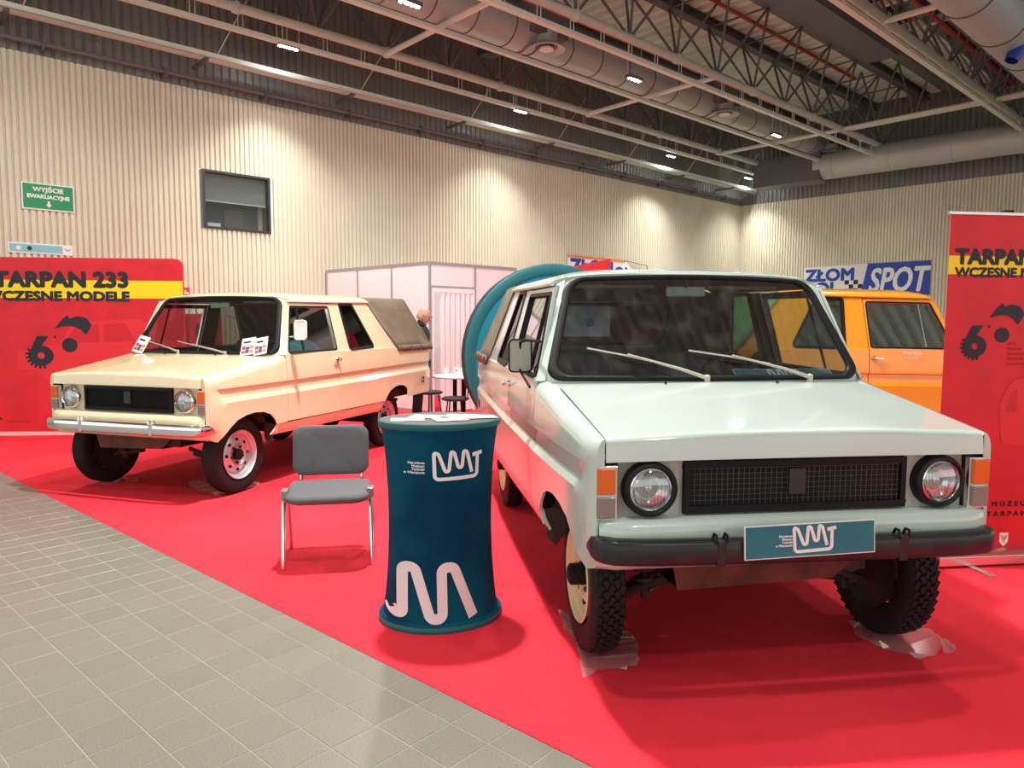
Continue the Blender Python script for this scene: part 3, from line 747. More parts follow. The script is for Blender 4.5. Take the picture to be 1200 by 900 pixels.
    # --- nose
    xn = .425
    MB().box(xn-.02,xn,-.853,.853,.74,1.0).build('nose_panel', c.get('nose', P), root)
    ap = [(xn-.005,.752),(.475,.748),(.500,.735),(.508,.70),(.505,.62),(.485,.565),(.455,.540),(.41,.532)]
    vs = []; nj = 24
    for j in range(nj+1):
        u = -1+2*j/nj; y = u*.842
        for x, z in ap:
            e = max(0,(abs(u)-.93)/.07); vs.append((x-.035*e*e if x > .43 else x, y, z+.002*math.sin(9*u)*0))
    k = len(ap)
    MB().add(vs, [(j*k+i,(j+1)*k+i,(j+1)*k+i+1,j*k+i+1) for j in range(nj) for i in range(k-1)]).build('apron', P, root, 60)
    # grille
    gr = empty('grille', (0,0,0), parent=root)
    z0, z1 = .757, .972
    mb = MB()
    for a,b_,c0,c1 in ((-.487,.487,z1-.028,z1),(-.487,.487,z0,z0+.030),(-.487,-.463,z0+.03,z1-.028),(.463,.487,z0+.03,z1-.028)): mb.box(xn,.452,a,b_,c0,c1)
    mb.build('grille_frame', BLK, gr, bevel=.003)
    MB().box(xn+.001,xn+.004,-.465,.465,z0+.02,z1-.02).build('grille_back', mat('grille_black',(.006,.006,.007),.9), gr)
    mb = MB(); py = c['mesh']; pz = py*.92; y = -.463+py
    wr_ = c.get('wire', .0013)
    while y < .463: mb.box(.438,.438+wr_*2,y-wr_,y+wr_,z0+.03,z1-.028); y += py
    z = z0+.03+pz
    while z < z1-.03: mb.box(.4365,.4365+wr_*2,-.463,.463,z-wr_,z+wr_); z += pz
    tag(mb.build('grille_wire', c['wirem'], gr), kind='stuff')
    MB().box(.438,.449,-.036,.036,z0+.068,z1-.040).build('badge_plate', mat('badge_black',(.03,.03,.032),.5), gr, bevel=.002)
    # headlights
    for sg in (1,-1):
        T = Matrix.Translation((xn, sg*.632, .866)) @ Matrix.Rotation(PI/2,4,'Y')
        hl = empty('headlight', (0,0,0), parent=root)
        if c['rubber_ring']:
            MB().lathe([(.112,0),(.112,.040),(.106,.052),(.096,.056),(.088,.050),(.086,.030)], 40, T).build('rubber_ring', RUB, hl, 50)
            MB().lathe([(.089,.03),(.089,.047),(.083,.050),(.080,.045)], 40, T).build('chrome_rim', CHROME, hl, 50)
        else:
            MB().lathe([(.104,0),(.104,.030),(.100,.045),(.088,.052),(.084,.046)], 40, T).build('chrome_rim', CHROME, hl, 50)
        MB().lathe([(.083,.028),(.06,.005),(.03,-.005),(0,-.008)], 32, T).build('reflector', mat('reflector',(.9,.9,.9),.12,1), hl, 60)
        MB().lathe([(.084,.042),(.07,.052),(.045,.060),(.02,.063),(0,.0635)], 36, T).build('lens', glass('headlamp_glass',(.93,.95,.97),.06,.22), hl, 60)
        mb = MB()
        for q in range(-5,6):
            w_ = math.sqrt(max(0,.078**2-(q*.0135)**2)); mb.tube([T @ Vector((-w_,q*.0135,.046)), T @ Vector((0,q*.0135,.054)), T @ Vector((w_,q*.0135,.046))], .0016, 4)
        tag(mb.build('lens_fluting', glass('flute',(.8,.85,.88),.1,.3), hl), kind='stuff')
        MB().lathe([(.012,0),(.016,.02),(.0,.03)], 12, T).build('bulb', CHROME, hl, 40)
        # turn lamp
        tl = empty('turn_lamp', (0,0,0), parent=root)
        def bx(x0,x1,ya,yb,za,zb,nm,m,bev=.003): MB().box(x0,x1,min(sg*ya,sg*yb),max(sg*ya,sg*yb),za,zb).build(nm, m, tl, bevel=bev)
        bx(xn-.01,.466,.765,.857,.745,.966,'lamp_frame',CHROME,.006)
        bx(xn-.01,.438,.760,.866,.738,.976,'lamp_gasket',RUB,.003)
        bx(.45,.480,.779,.851,.852,.957,'amber_lens',AMBER,.006); bx(.45,.480,.779,.851,.756,.842,'clear_lens',CLEAR,.006)
    # bumper
    bz = c.get('bz', .632); bh = .050
    path = [(.36,-.848),(.44,-.850),(.505,-.842),(.54,-.795),(.556,-.70)]+[(.572-.012*(y/.7)**2,y) for y in [-.6,-.4,-.2,0,.2,.4,.6]]+[(.556,.70),(.54,.795),(.505,.842),(.44,.850),(.36,.848)]
    path = fillet(path, .05, 3); sec = [(-.028,-bh),(.006,-bh),(.019,-bh*.86),(.024,-bh*.6),(.026,0),(.024,bh*.6),(.019,bh*.86),(.006,bh),(-.028,bh)]
    vs = []; k = len(sec)
    for i, (x, y) in enumerate(path):
        a = path[max(0,i-1)]; b_ = path[min(len(path)-1,i+1)]; d = Vector((b_[0]-a[0], b_[1]-a[1])).normalized(); nrm = Vector((d.y,-d.x))
        e = min(i, len(path)-1-i); sc_ = .72+.28*min(1,e/5)
        for o_, h in sec: vs.append((x+nrm.x*o_, y+nrm.y*o_, bz+h*sc_))
    fs = [(i*k+j,(i+1)*k+j,(i+1)*k+(j+1)%k,i*k+(j+1)%k) for i in range(len(path)-1) for j in range(k)]+[tuple(range(k)), tuple((len(path)-1)*k+j for j in range(k))[::-1]]
    bp = MB().add(vs, fs).build('bumper', c['bumper'], root, 45)
    if c.get('btilt'): bp.rotation_euler = (c['btilt'],0,0); bp.location = (0, .632*math.sin(c['btilt']), 0)
    for y in (-.385,.385):
        mb = MB().box(.565,.5975,y-.018,y+.018,bz-.052,bz+.051); mb.build('bumper_band', c['bumper'], bp, bevel=.006)
        for dy in (-.022,.022): MB().tube([(.55,y+dy,bz+.045),(.565,y+dy,bz+.072),(.585,y+dy,bz+.072),(.592,y+dy,bz+.045)], .006, 6).build('tow_hook', c.get('hook', BLK), bp, 40)
    # --- underbody
    MB().box(-.9,.30,-.42,.42,.44,.62).box(-3.6,-.5,-.45,.45,.46,.60).box(-3.7,-1.0,-.86,.86,.60,.66).box(-2.4,-.4,-.86,.86,.50,.60).build('chassis', UNDER, root)
    MB().add([(.35,-.50,.58),(.35,.42,.58),(.33,-.46,.395),(.33,.25,.42),(-.2,-.46,.38),(-.2,.25,.40)], [(0,1,3,2),(2,3,5,4)]).build('skid_plate', mat('rusty_plate',(.12,.035,.02),.6,col2=(.05,.02,.015),nscale=6,bump=.2), root).modifiers.new('s','SOLIDIFY').thickness = .01
    MB().box(.28,.33,-.70,.70,.57,.66).build('cross_member', UNDER, root)
    MB().tube([(-2.72,-.68,.33),(-2.72,.68,.33)], .05, 12).lathe([(0,-.13),(.10,-.10),(.15,0),(.10,.10),(0,.13)], 16, Matrix.Translation((-2.72,0,.33))).build('rear_axle', UNDER, root, 40)
    for sg in (1,-1):
        MB().tube([(0,sg*.30,.33),(0,sg*.62,.28)], .025, 8).tube([(.12,sg*.35,.40),(0.02,sg*.62,.27)], .02, 8).tube([(-.15,sg*.30,.38),(0,sg*.62,.27)], .02, 8).build('control_arm', UNDER, root, 40)
        MB().tube([(.02+.055*math.cos(i*.6), sg*.50+.055*math.sin(i*.6), .30+i*.0048) for i in range(56)], .010, 6).build('coil_spring', mat('spring_steel',(.05,.03,.025),.6), root, 60)
        MB().tube([(.02,sg*.5,.25),(.02,sg*.5,.6)], .02, 8).build('shock_absorber', UNDER, root, 40)
        MB().tube([(-3.5,sg*.55,.50),(-3.1,sg*.55,.38),(-2.72,sg*.55,.36),(-2.3,sg*.55,.40),(-1.9,sg*.55,.50)], .025, 6).build('leaf_spring', UNDER, root, 40)
    MB().box(-3.78,-3.74,-.90,.90,.60,1.22).build('tailgate', P, root, bevel=.006)
    MB().box(-3.74,-2.7,-.88,.88,.66,.70).build('bed_floor', UNDER, root)
    # --- interior
    MB().box(-2.6,-.45,-.88,.88,.58,.62).build('cab_floor', DARK, root)
    MB().box(-.86,-.50,-.86,.86,.98,1.15).box(-.80,-.46,-.85,.85,1.13,1.20).build('dashboard', mat('dash_black',(.02,.022,.024),.5), root, bevel=.02)
    SEAT = mat('seat_vinyl', c.get('seat',(.03,.032,.035)), .5)
    for yy in (-.42,.42):
        st = empty('seat', (0,0,0), parent=root)
        MB().box(-1.75,-1.22,yy-.27,yy+.27,.80,.94).build('cushion', SEAT, st, bevel=.04)
        MB().box(-.06,.06,yy-.26,yy+.26,0,.44,M=Matrix.Translation((-1.76,0,.90)) @ Matrix.Rotation(R(-12),4,'Y')).build('backrest', SEAT, st, bevel=.04)
        for q in range(5): MB().box(-1.735-.09,-1.70-.08,yy-.2+q*.09,yy-.15+q*.09,.98,1.28).build('seat_rib', SEAT, st, bevel=.012)
        MB().box(-1.70,-1.25,yy-.22,yy+.22,.60,.80).build('seat_base', DARK, st)
    sw = empty('steering_wheel', (-1.02,.40,1.16), 0, parent=root); sw.rotation_euler = (0, R(58)-PI/2, 0)
    T = Matrix.Rotation(PI/2,4,'Y')
    MB().tube([T @ Vector((.205*math.cos(2*PI*i/36),.205*math.sin(2*PI*i/36),0)) for i in range(36)], .013, 8, closed=True).build('wheel_rim', BLK, sw, 50)
    MB().tube([T @ Vector((.2*math.cos(a),.2*math.sin(a),0)) for a in (R(0),R(180))], .009, 6).tube([T @ Vector((0,0,0)), T @ Vector((.0,.2,0))], .009, 6).build('spoke', BLK, sw, 50)
    MB().tube([(0,0,0),(.35,0,0)], .025, 10).lathe([(.055,-.03),(.045,.02),(0,.025)], 16, Matrix.Rotation(-PI/2,4,'Y')).build('column', BLK, sw, 50)
    m_ = MB().box(-.01,.012,-.115,.115,-.028,.028, M=Matrix.Translation(WS(-.03,.84)+Vector((-.10,0,0)))).build('rear_view_mirror', mat('mirror_back',(.45,.45,.38),.5), root, bevel=.008)
    MB().tube([WS(-.03,.93)+Vector((-.05,0,.0)), WS(-.03,.84)+Vector((-.10,0,0))], .006, 6).build('mirror_stalk', BLK, root)
    for yy in (-.38,.38): MB().box(-1.06,-.90,yy-.22,yy+.22,1.735,1.75).build('sun_visor', mat('visor_vinyl', c.get('visor',(.30,.27,.2)), .6), root, bevel=.005)
    # --- wipers
    WM = c.get('wiper', ALU)
    for (piv, tip, b0, b1) in c['wipers']:
        wp = empty('wiper', (0,0,0), parent=root)
        pv_ = WS(*piv,.035); tp = WS(*tip,.045)
        MB().lathe([(.015,-.03),(.015,.01),(.008,.018),(0,.018)], 12, Matrix.Translation(pv_)).build('pivot', WM, wp, 40)
        MB().tube([pv_, pv_.lerp(tp,.35)+Vector((.012,0,.006)), tp], [.011,.008,.005], 8).build('arm', WM, wp, 40)
        MB().tube([WS(*b0,.026), WS((b0[0]+b1[0])/2,(b0[1]+b1[1])/2,.034), WS(*b1,.026)], .0055, 6).build('blade', WM, wp, 40)
    # --- canvas cover over the bed
    TM = c['tarpm']; vs = []; st = []
    xs = [-2.30,-2.55,-2.8,-3.05,-3.3,-3.48,-3.55,-3.64,-3.72,-3.79,-3.81]
    def tarp_section(x):
        # returns list of points from left rim over the top to the right rim
        if x > -3.49: zt = 1.845+(-2.30-x)*.022-.018*math.sin((x+2.3)*PI/1.18)*-1*.0
        else: zt = lerp(1.87,1.285,((-3.49-x)/.355)**.85)
        zr = 1.19
        yb = side(max(x,-3.7),1.2)+.010
        slope = min(1,max(0,(zt-1.27)/.6)); yt = lerp(.93,.70,slope)
        pts = []
        # bottom limit on the C-pillar: follows the pillar
        zb = zr if x < -2.79 else interp(x, [(-2.79,1.20),(-2.735,1.26),(-2.30,1.765)])+.0
        ybb = (side(x, zb)+.014) if x >= -2.79 else yb
        N_ = 5
        side_pts = []
        for q in range(N_+1):
            f = q/N_
            if x < -2.79 and q == 1: pass
            z = lerp(zb, zt-.03, f); y_at = side(max(x,-3.7), 1.22)+.012 if z <= 1.27 else lerp(.935, yt, (z-1.27)/max(.01,(zt-.03-1.27)))
            if x >= -2.79: y_at = lerp(ybb, yt, f)
            w_ = .012*math.sin(x*13+f*5)*math.sin(f*PI)
            side_pts.append((y_at+w_-.02*math.sin(f*PI), z))
        pts = side_pts+[(yt-.05, zt-.004),(yt*.5, zt+.006)]
        return [(x, y, z) for y, z in pts]+[(x,0,zt+.008)]+[(x,-y,z) for y, z in pts[::-1]]
    secs = [tarp_section(x) for x in xs]; k = len(secs[0])
    for s in secs: vs += s
    tp = MB().add(vs, [(i*k+j,(i+1)*k+j,(i+1)*k+j+1,i*k+j+1) for i in range(len(xs)-1) for j in range(k-1)]).build('canvas_cover', TM, root, 60)
    s_ = tp.modifiers.new('s','SOLIDIFY'); s_.thickness = .008
    for sg in (1,-1):
        mb = MB(); q = []
        for i in range(24):
            x = lerp(-2.80,-3.81,i/23); q.append((x, side(max(x,-3.7),1.2)+.013+.004*math.sin(i*2.1)))
        vs = []
        for x, y in q: vs += [(x,sg*y,1.262),(x,sg*(y+.006),1.182)]
        h = mb.add(vs, [(2*i,2*i+1,2*i+3,2*i+2) for i in range(23)]).build('cover_hem', TM, tp, 60); h.modifiers.new('s','SOLIDIFY').thickness = .01
        for x in (-2.84,-3.14,-3.42,-3.68): MB().tube([(x,sg*(side(max(x,-3.7),1.2)+.026),1.25),(x,sg*(side(max(x,-3.7),1.2)+.028),1.185)], .007, 6).build('strap', mat('strap_brown',(.20,.07,.04),.7), tp)
    if c.get('shortbed'):
        for o in set(COL.objects)-before:
            if o.type == 'MESH':
                for v in o.data.vertices:
                    if v.co.x < -2.76: v.co.x = -2.76+(v.co.x+2.76)*.45
    if lift:
        for o in set(COL.objects)-before:
            if o.parent == root and o.type != 'LIGHT': o.location.z += lift
    # --- wheels
    for x, y in ((c.get('wx',0),.735),(-2.70+c.get('wx',0),.755)):
        for sg in (1,-1): wheel(root, x, sg*y, sg, 'front_wheel' if x > -1 else 'rear_wheel', c['rim'], RUB2, c['blocks'], c['hub'], c.get('hubout',0))
    return root
RUB2 = mat('tyre_rubber', (.012,.011,.011), .7, spec=.3, bump=.15, bscale=80)
GL = glass('side_glass', (.62,.74,.72), base=.10); WGL = glass('windscreen_glass', (.80,.88,.86), base=.045)
WGLD = glass('dusty_windscreen', (.68,.80,.86), base=.06, dirt=.06)
CANVAS = mat('olive_canvas', (.20,.155,.10), .85, col2=(.16,.125,.08), nscale=5, bump=.25, bscale=30)
CANVAS2 = mat('grey_olive_canvas', (.17,.135,.09), .85, col2=(.12,.10,.07), nscale=5, bump=.25, bscale=30)
GCANVAS = mat('green_tarpaulin', (.16,.36,.12), .6, col2=(.12,.28,.10), nscale=4, bump=.2, bscale=20)
green = car(dict(loc=(1.1153,3.3467,FZ), rot=R(-82.206), label='pale mint green pickup truck with black bumper and teal plate, nearest the camera',
    paint=paint('mint_paint',(.55,.66,.60),.55), nose=mat('worn_grey_metal',(.50,.52,.47),.5,col2=(.36,.33,.28),nscale=5), glass=GL, wglass=WGLD, bumper=mat('black_bumper',(.016,.016,.018),.32,col2=(.026,.024,.024),nscale=8,spec=.4), rubber_ring=True, mesh=.0235, wire=.0007,
    wirem=mat('rusty_wire',(.12,.09,.06),.6), tarpm=CANVAS2, rim=mat('cream_rim',(.72,.60,.36),.45), hub=BLK, hubout=.05, blocks=True, wiper=mat('beige_wiper',(.50,.46,.38),.45), frame=BLK, btilt=R(-.55), wx=-.05,
    wipers=[((-.065,-.008),(-.536,.199),(-.781,.273),(-.287,.117)),((.593,-.01),(.12,.187),(-.145,.247),(.368,.122))], seat=(.04,.047,.055), visor=(.33,.28,.18), liner=mat('cab_liner',(.075,.08,.09),.6)))
cream = car(dict(loc=(-3.2078,6.6212,FZ), rot=R(-108.276), label='cream pickup truck with chrome bumper and olive canvas cover, left of the counter',
    paint=paint('cream_paint',(.86,.75,.50),.0), glass=GL, wglass=WGL, bumper=CHROME, hook=CHROME, rubber_ring=False, mesh=.020, wire=.0018,
    wirem=BLK, tarpm=CANVAS, rim=mat('silver_rim',(.62,.62,.64),.35,.6), hub=BLK, hubout=.01, blocks=False, wipers=[((-.221,-.002),(-.566,.115),(-.782,.177),(-.35,.05)),((.404,-.014),(-.05,.117),(-.307,.18),(.20,.05))],
    visor=(.75,.68,.5), wiper=mat('grey_wiper',(.35,.34,.32),.4)))
orange = car(dict(loc=(4.963,8.07,FZ), rot=R(1.5), label='orange pickup truck with green tarpaulin, behind the green pickup', lift=.055, roof=.0, shortbed=True,
    paint=paint('orange_paint',(.92,.36,.012),.0), glass=glass('dark_glass',(.22,.24,.24),base=.22), wglass=WGL, bumper=CHROME, rubber_ring=False, mesh=.02, wire=.0018,
    wirem=BLK, tarpm=GCANVAS, rim=mat('silver_rim',(.6,.6,.6),.4,.6), hub=BLK, blocks=False, barm=CHROME, wipers=[((-.221,-.002),(-.566,.115),(-.782,.177),(-.35,.05))]))
text(orange, 'Fred Rödel', .045, (-1.12,-.957,1.235), WHITE, 0, 'LEFT', .0006, name='door_lettering'); text(orange, 'Ilmenau 39', .030, (-1.10,-.957,1.195), WHITE, 0, 'LEFT', .0006, name='door_lettering')
# extras of the green car
pl = empty('logo_plate', (.612,-.03,.684), PI/2, parent=green); pl.rotation_euler = (R(-2), R(-1.3), PI/2)
TEAL = mat('teal_print', (.012,.20,.25), .4, col2=(.01,.14,.21), nscale=3)
MB().box(-.268,.268,0,.008,-.062,.062).build('board', TEAL, pl); MB().box(-.272,.272,.001,.007,-.066,.066).build('white_edge', WHITE, pl)
logo(pl, lambda x,z,o: Vector((x+.018,-o-.0005,z)), .00031, WHITE)
for i, s in enumerate(('Narodowe','Muzeum','Techniki','w Warszawie')): text(pl, s, .0125, (-.078,-.001,.016-i*.0122), WHITE, .0003, 'RIGHT', .0008)
# side mirrors
def mirror(parent, pts, c, sx, sz, m, mb2, tilt=0):
    g = empty('side_mirror', c, tilt, parent=parent)
    MB().poly(rrect(-sx/2,sx/2,-sz/2,sz/2,.025), .02).build('mirror_shell', m, g, bevel=.004)
    MB().poly(rrect(-sx/2+.008,sx/2-.008,-sz/2+.008,sz/2-.008,.02), -.003, Matrix.Translation((0,.024,0))).build('mirror_glass', mb2, g)
    MB().tube([(x,-.001,z) for x, z in rrect(-sx/2+.002,sx/2-.002,-sz/2+.002,sz/2-.002,.025)], .005, 6, closed=True).build('mirror_rim', BLK if m is not WHITE else WHITE, g, 50)
    a = MB()
    for q in pts: a.tube([Vector(p)-Vector(c) for p in q], .008, 6)
    ao = a.build('mirror_arm', CHROME if m is WHITE else BLK, g, 40); ao.rotation_euler = (0,0,-tilt)
# mirror faces the rear: local -y is the shell side -> rotate so that shell faces forward (+x)
mirror(cream, [[(-.60,.93,1.40),(-.57,1.02,1.405),(-.56,1.08,1.46)]], (-.55,1.08,1.465), .13, .185, WHITE, CHROME, R(90))
MIRB = mat('mirror_back_beige',(.40,.38,.32),.4,metal=.3)
mirror(green, [[(-.56,-.90,1.43),(-.70,-.955,1.435),(-.80,-.97,1.42),(-.82,-.97,1.30)],[(-.62,-.945,1.185),(-.80,-.97,1.26),(-.82,-.97,1.30)]], (-.80,-.97,1.345), .13, .185, MIRB, CHROME, R(90))

# ================================================================ THE STAND AROUND THE VEHICLES
DTEAL = mat('counter_fabric', (.0,.078,.135), .85, col2=(.0,.034,.085), nscale=2.2, spec=.15)
# ---- oval counter
ct = empty('promotion_counter', (-.372,3.672,FZ), R(15), 'dark teal oval promotion counter with white logos and leaflets on top', 'counter')
AX, AY = .312, .262
def waist(z): return 1-.145*math.sin(PI*min(1,max(0,(z-.02)/1.0)))**.55
prof = [(waist(z),z) for z in [.045,.07,.10,.16,.24,.34,.45,.56,.67,.78,.86,.92,.96,.985,1.0]]
MB().lathe([(1.03,.035)]+prof+[(1.0,1.02)], 64, sx=AX, sy=AY).build('fabric_sleeve', DTEAL, ct, 50)
MB().lathe([(1.03,0),(1.04,.008),(1.04,.022),(1.0,.038)], 64, sx=AX, sy=AY).build('base_rim', mat('bright_teal',(.0,.12,.14),.45), ct, 40)
MB().lathe([(.985,1.005),(1.01,1.012),(1.015,1.024),(1.0,1.036),(.95,1.036)], 64, sx=AX, sy=AY).build('top_rim', mat('bright_teal',(.0,.12,.14),.45), ct, 40)
MB().lathe([(.96,1.030),(.95,1.037),(0,1.037)], 64, sx=AX, sy=AY).build('counter_top', mat('dark_laminate',(.10,.09,.085),.35), ct, 40)
def onsleeve(x, z, o):        # x metres of lateral distance seen from the front, z height
    a = AX*waist(z)+o+.002; b = AY*waist(z)+o+.002; u = max(-.995, min(.995, x/a)); return Vector((a*u, -b*math.sqrt(1-u*u), z))
logo(ct, lambda x,z,o: onsleeve(x+.055, z+.826, o), .000435, WHITE)
for i, t_ in enumerate(('Narodowe','Muzeum','Techniki','w Warszawie')):
    o = text(ct, t_, .0175, (0,0,0), WHITE, .0005, 'RIGHT', .0006)
    for v in o.data.vertices:
        p = onsleeve(v.co.x-.112, v.co.z+.842-i*.0162, .0012-v.co.y); v.co = p
BM = fillet([(100,604),(112,640),(166,637),(172,338),(243,338),(332,664),(410,664),(408,340),(487,340),(612,672)], [0,28,28,36,36,38,38,38,38,0], 8)
kx = 1/5.294/243.0
stroke([((x-450)*kx, .213-(z-480)*kx) for x, z in BM], .050, lambda x,z,o: onsleeve(x, z, o), 'large_logo_line', mat('pinkish_white',(.78,.70,.72),.5), ct)
PAPER = mat('printed_leaflet', (.85,.83,.8), .4, col2=(.45,.30,.28), nscale=14)
for i, (x, y, a, lab) in enumerate([(-.17,-.03,8,'printed leaflet at the left of the counter top'),(-.06,.06,-12,'printed leaflet near the back of the counter top'),(.04,-.09,20,'printed leaflet at the front of the counter top'),(.12,.03,-6,'printed leaflet right of centre on the counter top'),(.20,-.04,14,'rightmost printed leaflet on the counter top')]):
    p = Matrix.Translation(ct.location) @ Matrix.Rotation(R(15),4,'Z') @ Vector((x,y,1.0385+i*.0009))
    o = MB().box(-.06,.06,-.085,.085,0,.0008).build('leaflet', PAPER, None, loc=p); o.rotation_euler = (0,0,R(a+90)); tag(o, lab, 'leaflet', 'leaflets on the counter')
# ---- grey conference chair
ch = empty('stacking_chair', (-1.186,4.587,FZ), R(10.2), 'grey upholstered stacking chair with chrome legs, left of the counter', 'chair')
CF = mat('grey_upholstery', (.115,.112,.125), .85, noise=.1, nscale=60, bump=.15, bscale=400)
def cushion(w, d, th, curve, name, M, r=.07):
    mb = MB(); nx, ny = 14, 12; loops = []
    out = fillet([(-w/2,-d/2),(w/2,-d/2),(w/2,d/2),(-w/2,d/2)], r, 6, True); rings = []
    for k_, (sc, h) in enumerate([(0,1),(.5,1),(.85,.93),(.96,.7),(1,.25),(.99,-.2),(.93,-.5),(.5,-.6),(0,-.6)]):
        rings.append([M @ Vector((x*sc, y*sc, h*th/2+curve*((x*sc)/(w/2))**2)) for x, y in out])
    n = len(out); vs = [p for r_ in rings for p in r_]
    return mb.add(vs, [(k*n+i,k*n+(i+1)%n,(k+1)*n+(i+1)%n,(k+1)*n+i) for k in range(len(rings)-1) for i in range(n)]).build(name, CF, ch, 60)
cushion(.52,.45,.075,.010,'seat',Matrix.Translation((0,-.045,.435)) @ Matrix.Rotation(R(3),4,'X'), .09)
cushion(.50,.335,.045,.03,'backrest',Matrix.Translation((0,.245,.665)) @ Matrix.Rotation(R(80),4,'X'))
for sg in (-1,1):
    mb = MB().tube([(sg*.272,-.205,0),(sg*.266,-.155,.40),(sg*.262,-.13,.43)], .0145, 10); mb.build('leg', CHROME, ch, 40)
    MB().tube([(sg*.272,.205,0),(sg*.266,.05,.40),(sg*.262,0,.43)], .0145, 10).build('leg', CHROME, ch, 40)
    MB().tube([(sg*.262,-.13,.43),(sg*.260,-.06,.445),(sg*.262,0,.43)], .0145, 10).build('frame_top', CHROME, ch, 40)
    MB().box(sg*.262-.022,sg*.262+.022,-.17,-.08,.425,.485).box(sg*.25-.02,sg*.25+.02,-.16,-.10,.40,.43).build('clamp', mat('grey_clamp',(.30,.30,.30),.35,.6), ch, bevel=.006)
    MB().tube([(sg*.245,-.1,.43),(sg*.205,.15,.425),(sg*.20,.235,.47),(sg*.20,.265,.66)], .010, 8).build('back_support', CHROME, ch, 40)
MB().tube([(-.262,-.06,.43),(.262,-.06,.43)], .010, 8).tube([(-.262,.0,.425),(.262,.0,.425)], .010, 8).build('cross_bar', CHROME, ch, 40)
# ---- plastic sheets under the wheels
def plastic_mat():
    m = bpy.data.materials.new('clear_film'); m.use_nodes = True; nt = m.node_tree; nt.nodes.clear(); o = nt.nodes.new('ShaderNodeOutputMaterial')
    t = nt.nodes.new('ShaderNodeBsdfTransparent'); g = nt.nodes.new('ShaderNodeBsdfGlossy'); g.inputs['Roughness'].default_value = .15; d = nt.nodes.new('ShaderNodeBsdfDiffuse'); d.inputs[0].default_value = (.85,.75,.75,1)
    t.inputs[0].default_value = (.93,.9,.9,1)
    a = nt.nodes.new('ShaderNodeMixShader'); a.inputs[0].default_value = .45; nt.links.new(g.outputs[0], a.inputs[1]); nt.links.new(d.outputs[0], a.inputs[2])
    b = nt.nodes.new('ShaderNodeMixShader'); b.inputs[0].default_value = .38; nt.links.new(t.outputs[0], b.inputs[1]); nt.links.new(a.outputs[0], b.inputs[2]); nt.links.new(b.outputs[0], o.inputs[0]); return m
FILM = plastic_mat()
def sheet(pts, label, seed, amp=.022):
    rnd = random.Random(seed); P = []
    n = len(pts)
    for i in range(n):
        a = pts[i]; b = pts[(i+1)%n]
        for q in range(4): P.append((lerp(a[0],b[0],q/4)+rnd.uniform(-.007,.007), lerp(a[1],b[1],q/4)+rnd.uniform(-.007,.007)))
    bm = bmesh.new(); vs = [bm.verts.new((x,y,0)) for x, y in P]; bm.faces.new(vs)
    xs = [p[0] for p in P]; ys = [p[1] for p in P]
    d = .035; x = min(xs)
    while x < max(xs): bmesh.ops.bisect_plane(bm, geom=bm.verts[:]+bm.edges[:]+bm.faces[:], plane_co=(x,0,0), plane_no=(1,.4,0)); x += d
    y = min(ys)
    while y < max(ys): bmesh.ops.bisect_plane(bm, geom=bm.verts[:]+bm.edges[:]+bm.faces[:], plane_co=(0,y,0), plane_no=(-.3,1,0)); y += d
    bmesh.ops.triangulate(bm, faces=bm.faces[:])
    for v in bm.verts: v.co.z = FZ+.002+rnd.random()**3*amp
    me = bpy.data.meshes.new('plastic_sheet'); bm.to_mesh(me); bm.free(); me.materials.append(FILM)
    tag(fin(me, 'plastic_sheet'), label, 'plastic sheet', 'clear plastic sheets under the wheels')
sheet([(0.251,3.693),(0.265,3.469),(0.309,3.333),(0.314,3.131),(0.313,2.974),(0.37,3.019),(0.504,3.041),(0.565,3.089),(0.606,3.276),(0.596,3.427),(0.517,3.467),(0.427,3.498)], 'crumpled clear plastic sheet under the green truck wheel nearest the counter', 1)
sheet([(1.727,3.562),(1.693,3.419),(1.724,3.296),(1.791,3.233),(1.87,3.146),(1.994,3.205),(2.078,3.231),(2.112,3.293),(2.066,3.359),(2.065,3.487),(2.09,3.624),(1.957,3.625)], 'crumpled clear plastic sheet under the green truck wheel by the right banner', 2, .04)
sheet([(-3.038,6.634),(-3.054,6.779),(-2.919,6.89),(-2.632,6.523),(-2.396,6.691),(-2.394,6.60),(-2.517,6.389),(-2.617,6.198),(-2.672,6.293),(-2.867,6.426)], 'crumpled clear plastic sheet under the cream truck wheel nearest the chair', 3, .035)
sheet([(-3.986,6.718),(-4.028,6.904),(-3.70,7.0),(-3.60,6.80),(-3.843,6.66)], 'crumpled clear plastic sheet under the leftmost wheel of the cream truck', 4, .04)
# ---- paper in the green cab, teal board on its dashboard, leaflets on the cream windscreen
o = MB().box(0,.004,-.40,-.03,1.43,1.70).build('notice_paper', mat('stained_paper',(.62,.66,.66),.6,col2=(.45,.52,.52),nscale=7), green); o.rotation_euler = (0,0,0); o.location = (-2.33,0,0)
MB().poly([(-.02,-.04),(.03,-.03),(.04,.01),(.01,.035),(-.01,.02),(-.035,.02)], .002, Matrix.Translation((-2.32,-.20,1.54)) @ Matrix.Rotation(PI/2,4,'Z')).build('blue_stain', mat('blue_stain',(.05,.28,.42),.6), o).location = (2.33,0,0)
gm = Matrix.Translation(green.location) @ Matrix.Rotation(green.rotation_euler.z,4,'Z')
db = empty('logo_board', gm @ Vector((-.60,.53,1.207)), 0, 'teal logo board lying on the dashboard of the green truck', 'board'); db.rotation_euler = (R(-58),0,R(-82.2+90))
MB().box(-.29,.29,0,.006,0,.115).build('board', TEAL, db); MB().box(-.295,.295,.001,.005,-.005,.120).build('white_edge', WHITE, db)
logo(db, lambda x,z,o: Vector((x+.0,-o-.0005,z+.058)), .00031, WHITE)
cmx = Matrix.Translation(cream.location) @ Matrix.Rotation(cream.rotation_euler.z,4,'Z')
